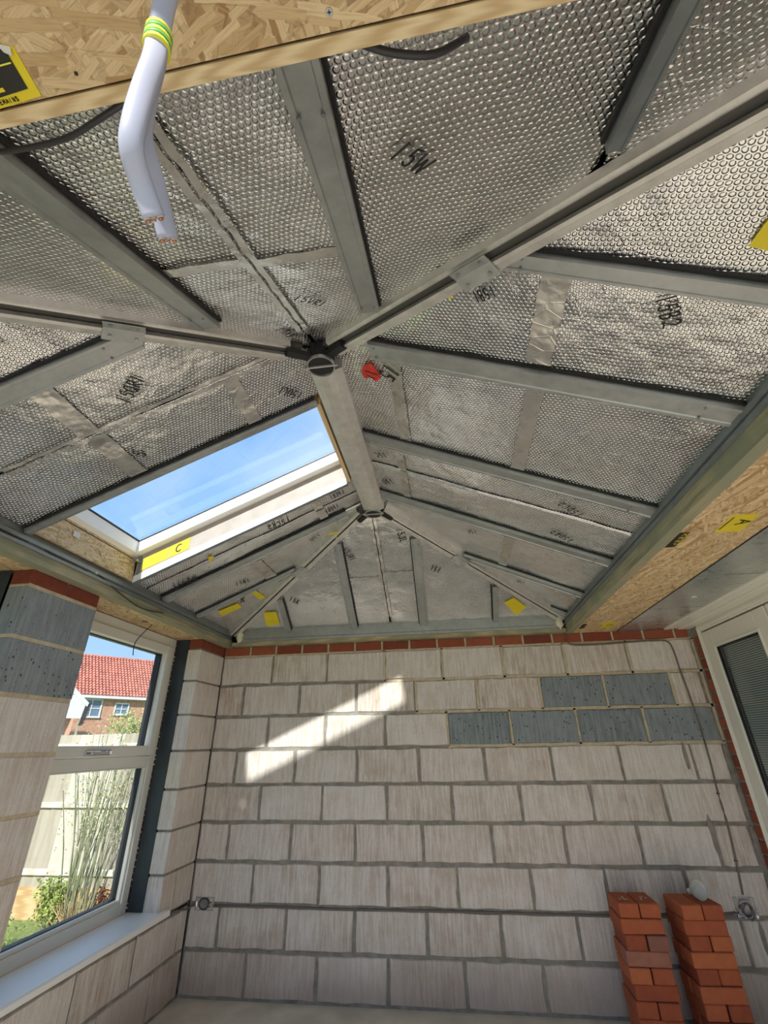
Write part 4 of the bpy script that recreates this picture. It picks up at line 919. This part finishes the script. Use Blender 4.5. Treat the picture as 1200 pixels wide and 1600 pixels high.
# ------------------------------------------------------------------ brick stacks
def nth(i): return ('top', 'second', 'third', 'fourth', 'fifth', 'sixth', 'seventh', 'eighth', 'bottom')[i]
def stack(xc, yc, side, rot):
    z = 0; H = .065
    for c in range(9):
        i = 8-c; hdr = (i % 2 == 0); ox = random.uniform(-.008, .008); oy = random.uniform(-.005, .005); r0 = rot+random.uniform(-.02, .02)
        if side == 'right' and i == 0: oy -= .012; r0 += .02
        for j in (0, 1):
            if hdr: s = (.1025, .215); off = ((j-.5)*.109, 0); nm = ('left', 'right')[j]+' header brick'
            else: s = (.215, .1025); off = (0, (j-.5)*.109); nm = ('front', 'rear')[j]+' lengthwise brick'
            mat = 'brick_stack'
            if side == 'left' and i in (3,) and j == 0: mat = 'brick_burnt'
            if side == 'left' and i == 2 and j == 1: mat = 'brick_burnt'
            b = MB().box((-s[0]/2, -s[1]/2, 0), (s[0]/2, s[1]/2, H-.0015)).build('clay_brick', mat, bevel=.004, label='%s red clay brick, %s, in the %s course of the %s stack' % ({'brick_burnt': 'smoky'}.get(mat, 'plain'), nm, nth(i) if i < 8 else 'bottom', side), cat='brick', group='bricks in the %s stack' % side)
            v = Matrix.Rotation(r0, 3, 'Z') @ Vector((off[0]+random.uniform(-.0015, .0015), off[1]+random.uniform(-.006, .006), 0))
            b.location = (xc+ox+v.x, yc+oy+v.y, c*H); b.rotation_euler = (0, 0, r0+random.uniform(-.01, .01))
            if i == 0 and side == 'left':
                for q in range(6):
                    a = random.uniform(0, 6); MB().disc((random.uniform(-.02, .02), random.uniform(-.04, .03), H-.0015), (0, 0, 1), random.uniform(.003, .007), .002, 7).build('mortar_crumb', 'mortar_new', b)
stack(2.586, -.215, 'left', 0.0)
stack(2.905, -.20, 'right', .03)
cu = MB().lathe([(.0001, 0), (.010, 0), (.013, .004), (.013, .014), (.009, .020), (.007, .026), (.009, .032), (.024, .044), (.036, .060), (.041, .078), (.0425, .080), (.040, .080), (.034, .060), (.022, .046), (.0001, .036)], (0, 0, 0), (0, 0, 1), 32).build('plastic_cup', 'cup', label='small pale funnel-shaped plastic cup lying on top of the right brick stack', cat='cup', smooth=True)
cu.scale = (1.12, 1.12, 1.12); cu.location = (2.92, -.155, .604); cu.rotation_euler = Vector((.30, -.91, .28)).to_track_quat('Z', 'Y').to_euler()

# ------------------------------------------------------------------ outside: lawn, fence, plants, neighbouring houses
MB().poly([(-60, -40, -.17), (60, -40, -.17), (60, 120, -.17), (-60, 120, -.17)], [(0, 1, 2, 3)]).build('ground', 'grass', kind='structure')
fe = thing('fence', 'weathered close-board garden fence beyond the left window', 'fence')
x = -5.2; i = 0
yF_ = 1.84
while x < -1.0:
    w = random.uniform(.10, .15); jj = random.uniform(0, .008)
    MB().hexa([(x, yF_-jj, .06), (x+w, yF_+.004, .06), (x+w, yF_+.022, .06), (x, yF_+.018, .06), (x, yF_-jj, 1.53), (x+w, yF_+.004, 1.53+random.uniform(-.02, .02)), (x+w, yF_+.022, 1.53), (x, yF_+.018, 1.53)]).build('board', 'fence', fe); x += w+.007; i += 1
for z in (.80, .20, 1.38): MB().box((-5.2, yF_-.035, z-.005), (-1.0, yF_-.001, z+.055)).build('rail', 'fence_rail', fe, bevel=.008)
MB().box((-5.2, yF_-.01, -.18), (-1.0, yF_+.02, .10)).build('gravel_board', 'fence_orange', fe)
MB().box((-5.25, yF_-.05, -.2), (-5.15, yF_+.04, 1.6)).build('post', 'fence_rail', fe)
def plant(name, label, cat, base, n, hgt, spread, nleaf, mat, leaf=.03, lean=(0, 0), stem='stem', sr=.0055, lmin=.3, fr=None):
    t = thing(name, label, cat); ms = MB(); ml = MB(); rn = random.Random(label)
    for i in range(n):
        a = rn.uniform(0, 6.28); r = rn.uniform(.2, 1)*spread; H = hgt*rn.uniform(.7, 1)
        b = Vector(base)+Vector((rn.uniform(-.08, .08)*spread*3, rn.uniform(-.04, .04)*spread*3, 0))
        top = b+Vector((math.cos(a)*r+lean[0], math.sin(a)*r*.6+lean[1], H)); md = b.lerp(top, .5)+Vector((math.cos(a)*-.08*r, 0, .05*H))
        ms.tube([b, md, top], sr*rn.uniform(.7, 1.4), 4, smooth=3, taper=.5)
        for j in range(nleaf):
            f = rn.uniform(lmin, 1); p = b.lerp(top, f)+Vector((rn.uniform(-.05, .05), rn.uniform(-.05, .05), rn.uniform(-.03, .03)))*(hgt if leaf > .02 else 1)
            u = Vector((rn.uniform(-1, 1), rn.uniform(-1, 1), rn.uniform(-1, 1))).normalized(); w = u.orthogonal().normalized(); s = leaf*rn.uniform(.5, 1.3)
            ml.poly([p, p+u*s*.5+w*s*.28, p+u*s, p+u*s*.5-w*s*.28], [(0, 1, 2, 3)])
    ms.build('stems', stem, t, kind='stuff'); 
    if nleaf: ml.build('foliage', mat, t, kind='stuff')
    return t
plant('tall_shrub', 'tall shrub of bare upright stems in front of the garden fence', 'shrub', (-1.80, 1.2, -.15), 30, 1.75, .48, 26, 'leaf_light', .022, lmin=.55)
plant('tall_shrub', 'sprawling bare stemmed shrub to the left in front of the fence', 'shrub', (-2.15, 1.5, -.15), 14, 1.6, .45, 16, 'leaf_light', .02, lmin=.5)
plant('low_bush', 'bright green low bush at the foot of the fence', 'bush', (-2.2, 1.35, -.16), 40, .48, .20, 40, 'leaf', .03, sr=.002)
plant('low_bush', 'green clump of leaves at the lower left of the window view', 'bush', (-2.35, .9, -.16), 40, .30, .28, 30, 'leaf', .03, sr=.002)
plant('low_bush', 'reddish brown bush at the right of the fence foot', 'bush', (-1.80, 1.5, -.16), 26, .38, .14, 30, 'leaf_red', .025, sr=.002)
plant('dry_grass', 'dry straw coloured grass clump below the tall shrub', 'grass clump', (-1.80, 1.15, -.16), 60, .38, .28, 0, 'leaf', stem='fence_orange', sr=.002)
plant('climber', 'small leafy climber on the fence at the left', 'climber', (-3.15, 1.76, .2), 10, .35, .06, 26, 'leaf', .025, sr=.002)

H0 = Vector((-25.985, 29.503, 0)); tt = Vector((-23.063+25.985, 33.234-29.503, 0)).normalized(); nn = Vector((.78729, -.61658, 0))
def hp(s, z, o=0): return H0+tt*s+nn*o+Vector((0, 0, z))
def hbox(mb, s0, s1, z0, z1, o0, o1): return mb.hexa([hp(s0, z0, o0), hp(s1, z0, o0), hp(s1, z0, o1), hp(s0, z0, o1), hp(s0, z1, o0), hp(s1, z1, o0), hp(s1, z1, o1), hp(s0, z1, o1)])
ho = thing('neighbour_house', 'red brick house with a red pantile roof seen through the left window', 'house')
fw = hbox(MB(), 0, 18, 0, 5.0, 0, -7); wobj = fw.build('wall', 'far_brick', ho)
# the pantiles: corrugated courses stepped up the slope
PIT = .80
mb = MB(); na = 0
s0_, s1_ = -4.0, 8.2; RL = 4.6; ncol = int((s1_-s0_)/.24); nrow = 16; sub = 6
for r in range(nrow):
    d0, d1 = r*RL/nrow, (r+1)*RL/nrow+.03
    for c in range(ncol*sub+1):
        s = s0_+c*.24/sub; hh = .07*math.sin(2*math.pi*c/sub)
        for d, lift in ((d0, -.03), (d0+.01, .13), (d1, .0)):
            mb.v.append(tuple(hp(s, 5.05+d*math.sin(PIT)+(hh+lift)*math.cos(PIT), .35-d*math.cos(PIT)+(hh+lift)*math.sin(PIT))))
    for c in range(ncol*sub):
        b = na+3*c; mb.f.append((b, b+3, b+4, b+1)); mb.f.append((b+1, b+4, b+5, b+2))
    na += 3*(ncol*sub+1)
rf = mb.build('roof', 'pantile', ho, kind='stuff')
hbox(MB(), s0_, s1_, 5.0+RL*math.sin(PIT)+.02, 5.0+RL*math.sin(PIT)+.16, .35-RL*math.cos(PIT)-.12, .35-RL*math.cos(PIT)+.12).build('ridge_tiles', 'pantile', ho, bevel=.04)
MB().prism([hp(s0_, 5.0, .3), hp(s0_, 5.0, -7), hp(s0_, 5.0+RL*math.sin(PIT)-.05, .3-RL*math.cos(PIT))], tt*.05).prism([hp(s1_, 5.0, .3), hp(s1_, 5.0, -7), hp(s1_, 5.0+RL*math.sin(PIT)-.05, .3-RL*math.cos(PIT))], tt*.05).build('gable', 'far_brick', ho)
hbox(MB(), s0_, s1_, 4.84, 5.02, .12, .45).build('gutter', 'render', ho, bevel=.03)
def hw(s0, s1, z0, z1, nx, nz):
    f = MB(); t = .09
    hbox(f, s0, s1, z0, z0+t*1.3, -.02, .12); hbox(f, s0, s1, z1-t, z1, -.02, .06); hbox(f, s0, s0+t, z0, z1, -.02, .06); hbox(f, s1-t, s1, z0, z1, -.02, .06)
    for i in range(1, nx): c = s0+(s1-s0)*i/nx; hbox(f, c-.025, c+.025, z0, z1, -.02, .05)
    for i in range(1, nz): c = z0+(z1-z0)*i/nz; hbox(f, s0, s1, c-.025, c+.025, -.02, .05)
    w = f.build('window', 'render', ho)
    for i in range(nx):
        for j in range(nz): hbox(MB(), s0+(s1-s0)*i/nx, s0+(s1-s0)*(i+1)/nx, z0+(z1-z0)*j/nz, z0+(z1-z0)*(j+1)/nz, -.01, .01).build('pane', 'winglass', w)
hw(.25, 1.65, 3.50, 4.82, 2, 2); hw(2.55, 3.60, 3.72, 4.62, 2, 2)
# white gabled porch of the next plot with dark scalloped tiles
po = thing('porch', 'white boarded porch gable with dark scalloped tiles, left of the brick house', 'porch')
G0 = Vector((-24.30, 26.80, 0))
def gp(s, z, o=0): return G0+tt*s+nn*o+Vector((0, 0, z))
MB().prism([gp(-.25, 3.30), gp(.85, 3.30), gp(.95, 4.25), gp(.15, 4.85), gp(-.05, 4.5)], nn*-.1).build('gable_board', 'render', po)
MB().prism([gp(-.25, 5.05, .1), gp(1.05, 4.05, .1), gp(1.10, 4.30, .1), gp(-.10, 5.32, .1)], nn*-.35).build('barge_board', 'upvc_warm', po)
for i in range(7):
    z = 4.25-i*.20; s = 1.02-.03*i
    MB().prism([gp(s, z, .05), gp(s+.34, z+.05, .05), gp(s+.16, z-.19, .05), gp(s-.05, z-.16, .05)], nn*-.3).build('tile', 'slate', po)
MB().prism([gp(-.4, 0), gp(-.28, 0), gp(-.28, 3.3), gp(-.4, 3.3)], nn*-.12).prism([gp(.75, 0), gp(.87, 0), gp(.87, 3.3), gp(.75, 3.3)], nn*-.12).build('post', 'fence', po)
MB().prism([gp(-3, 0, -1), gp(-.4, 0, -1), gp(-.4, 4.6, -1), gp(-3, 4.6, -1)], nn*-.3).build('side_wall', 'far_brick', po)
plant('garden_tree', 'pale leafy hedge top in front of the brick house', 'hedge', (-13.3, 19.5, .0), 110, 3.2, 2.0, 60, 'leaf_light', .13, sr=.01)
print('objects', len(bpy.data.objects))
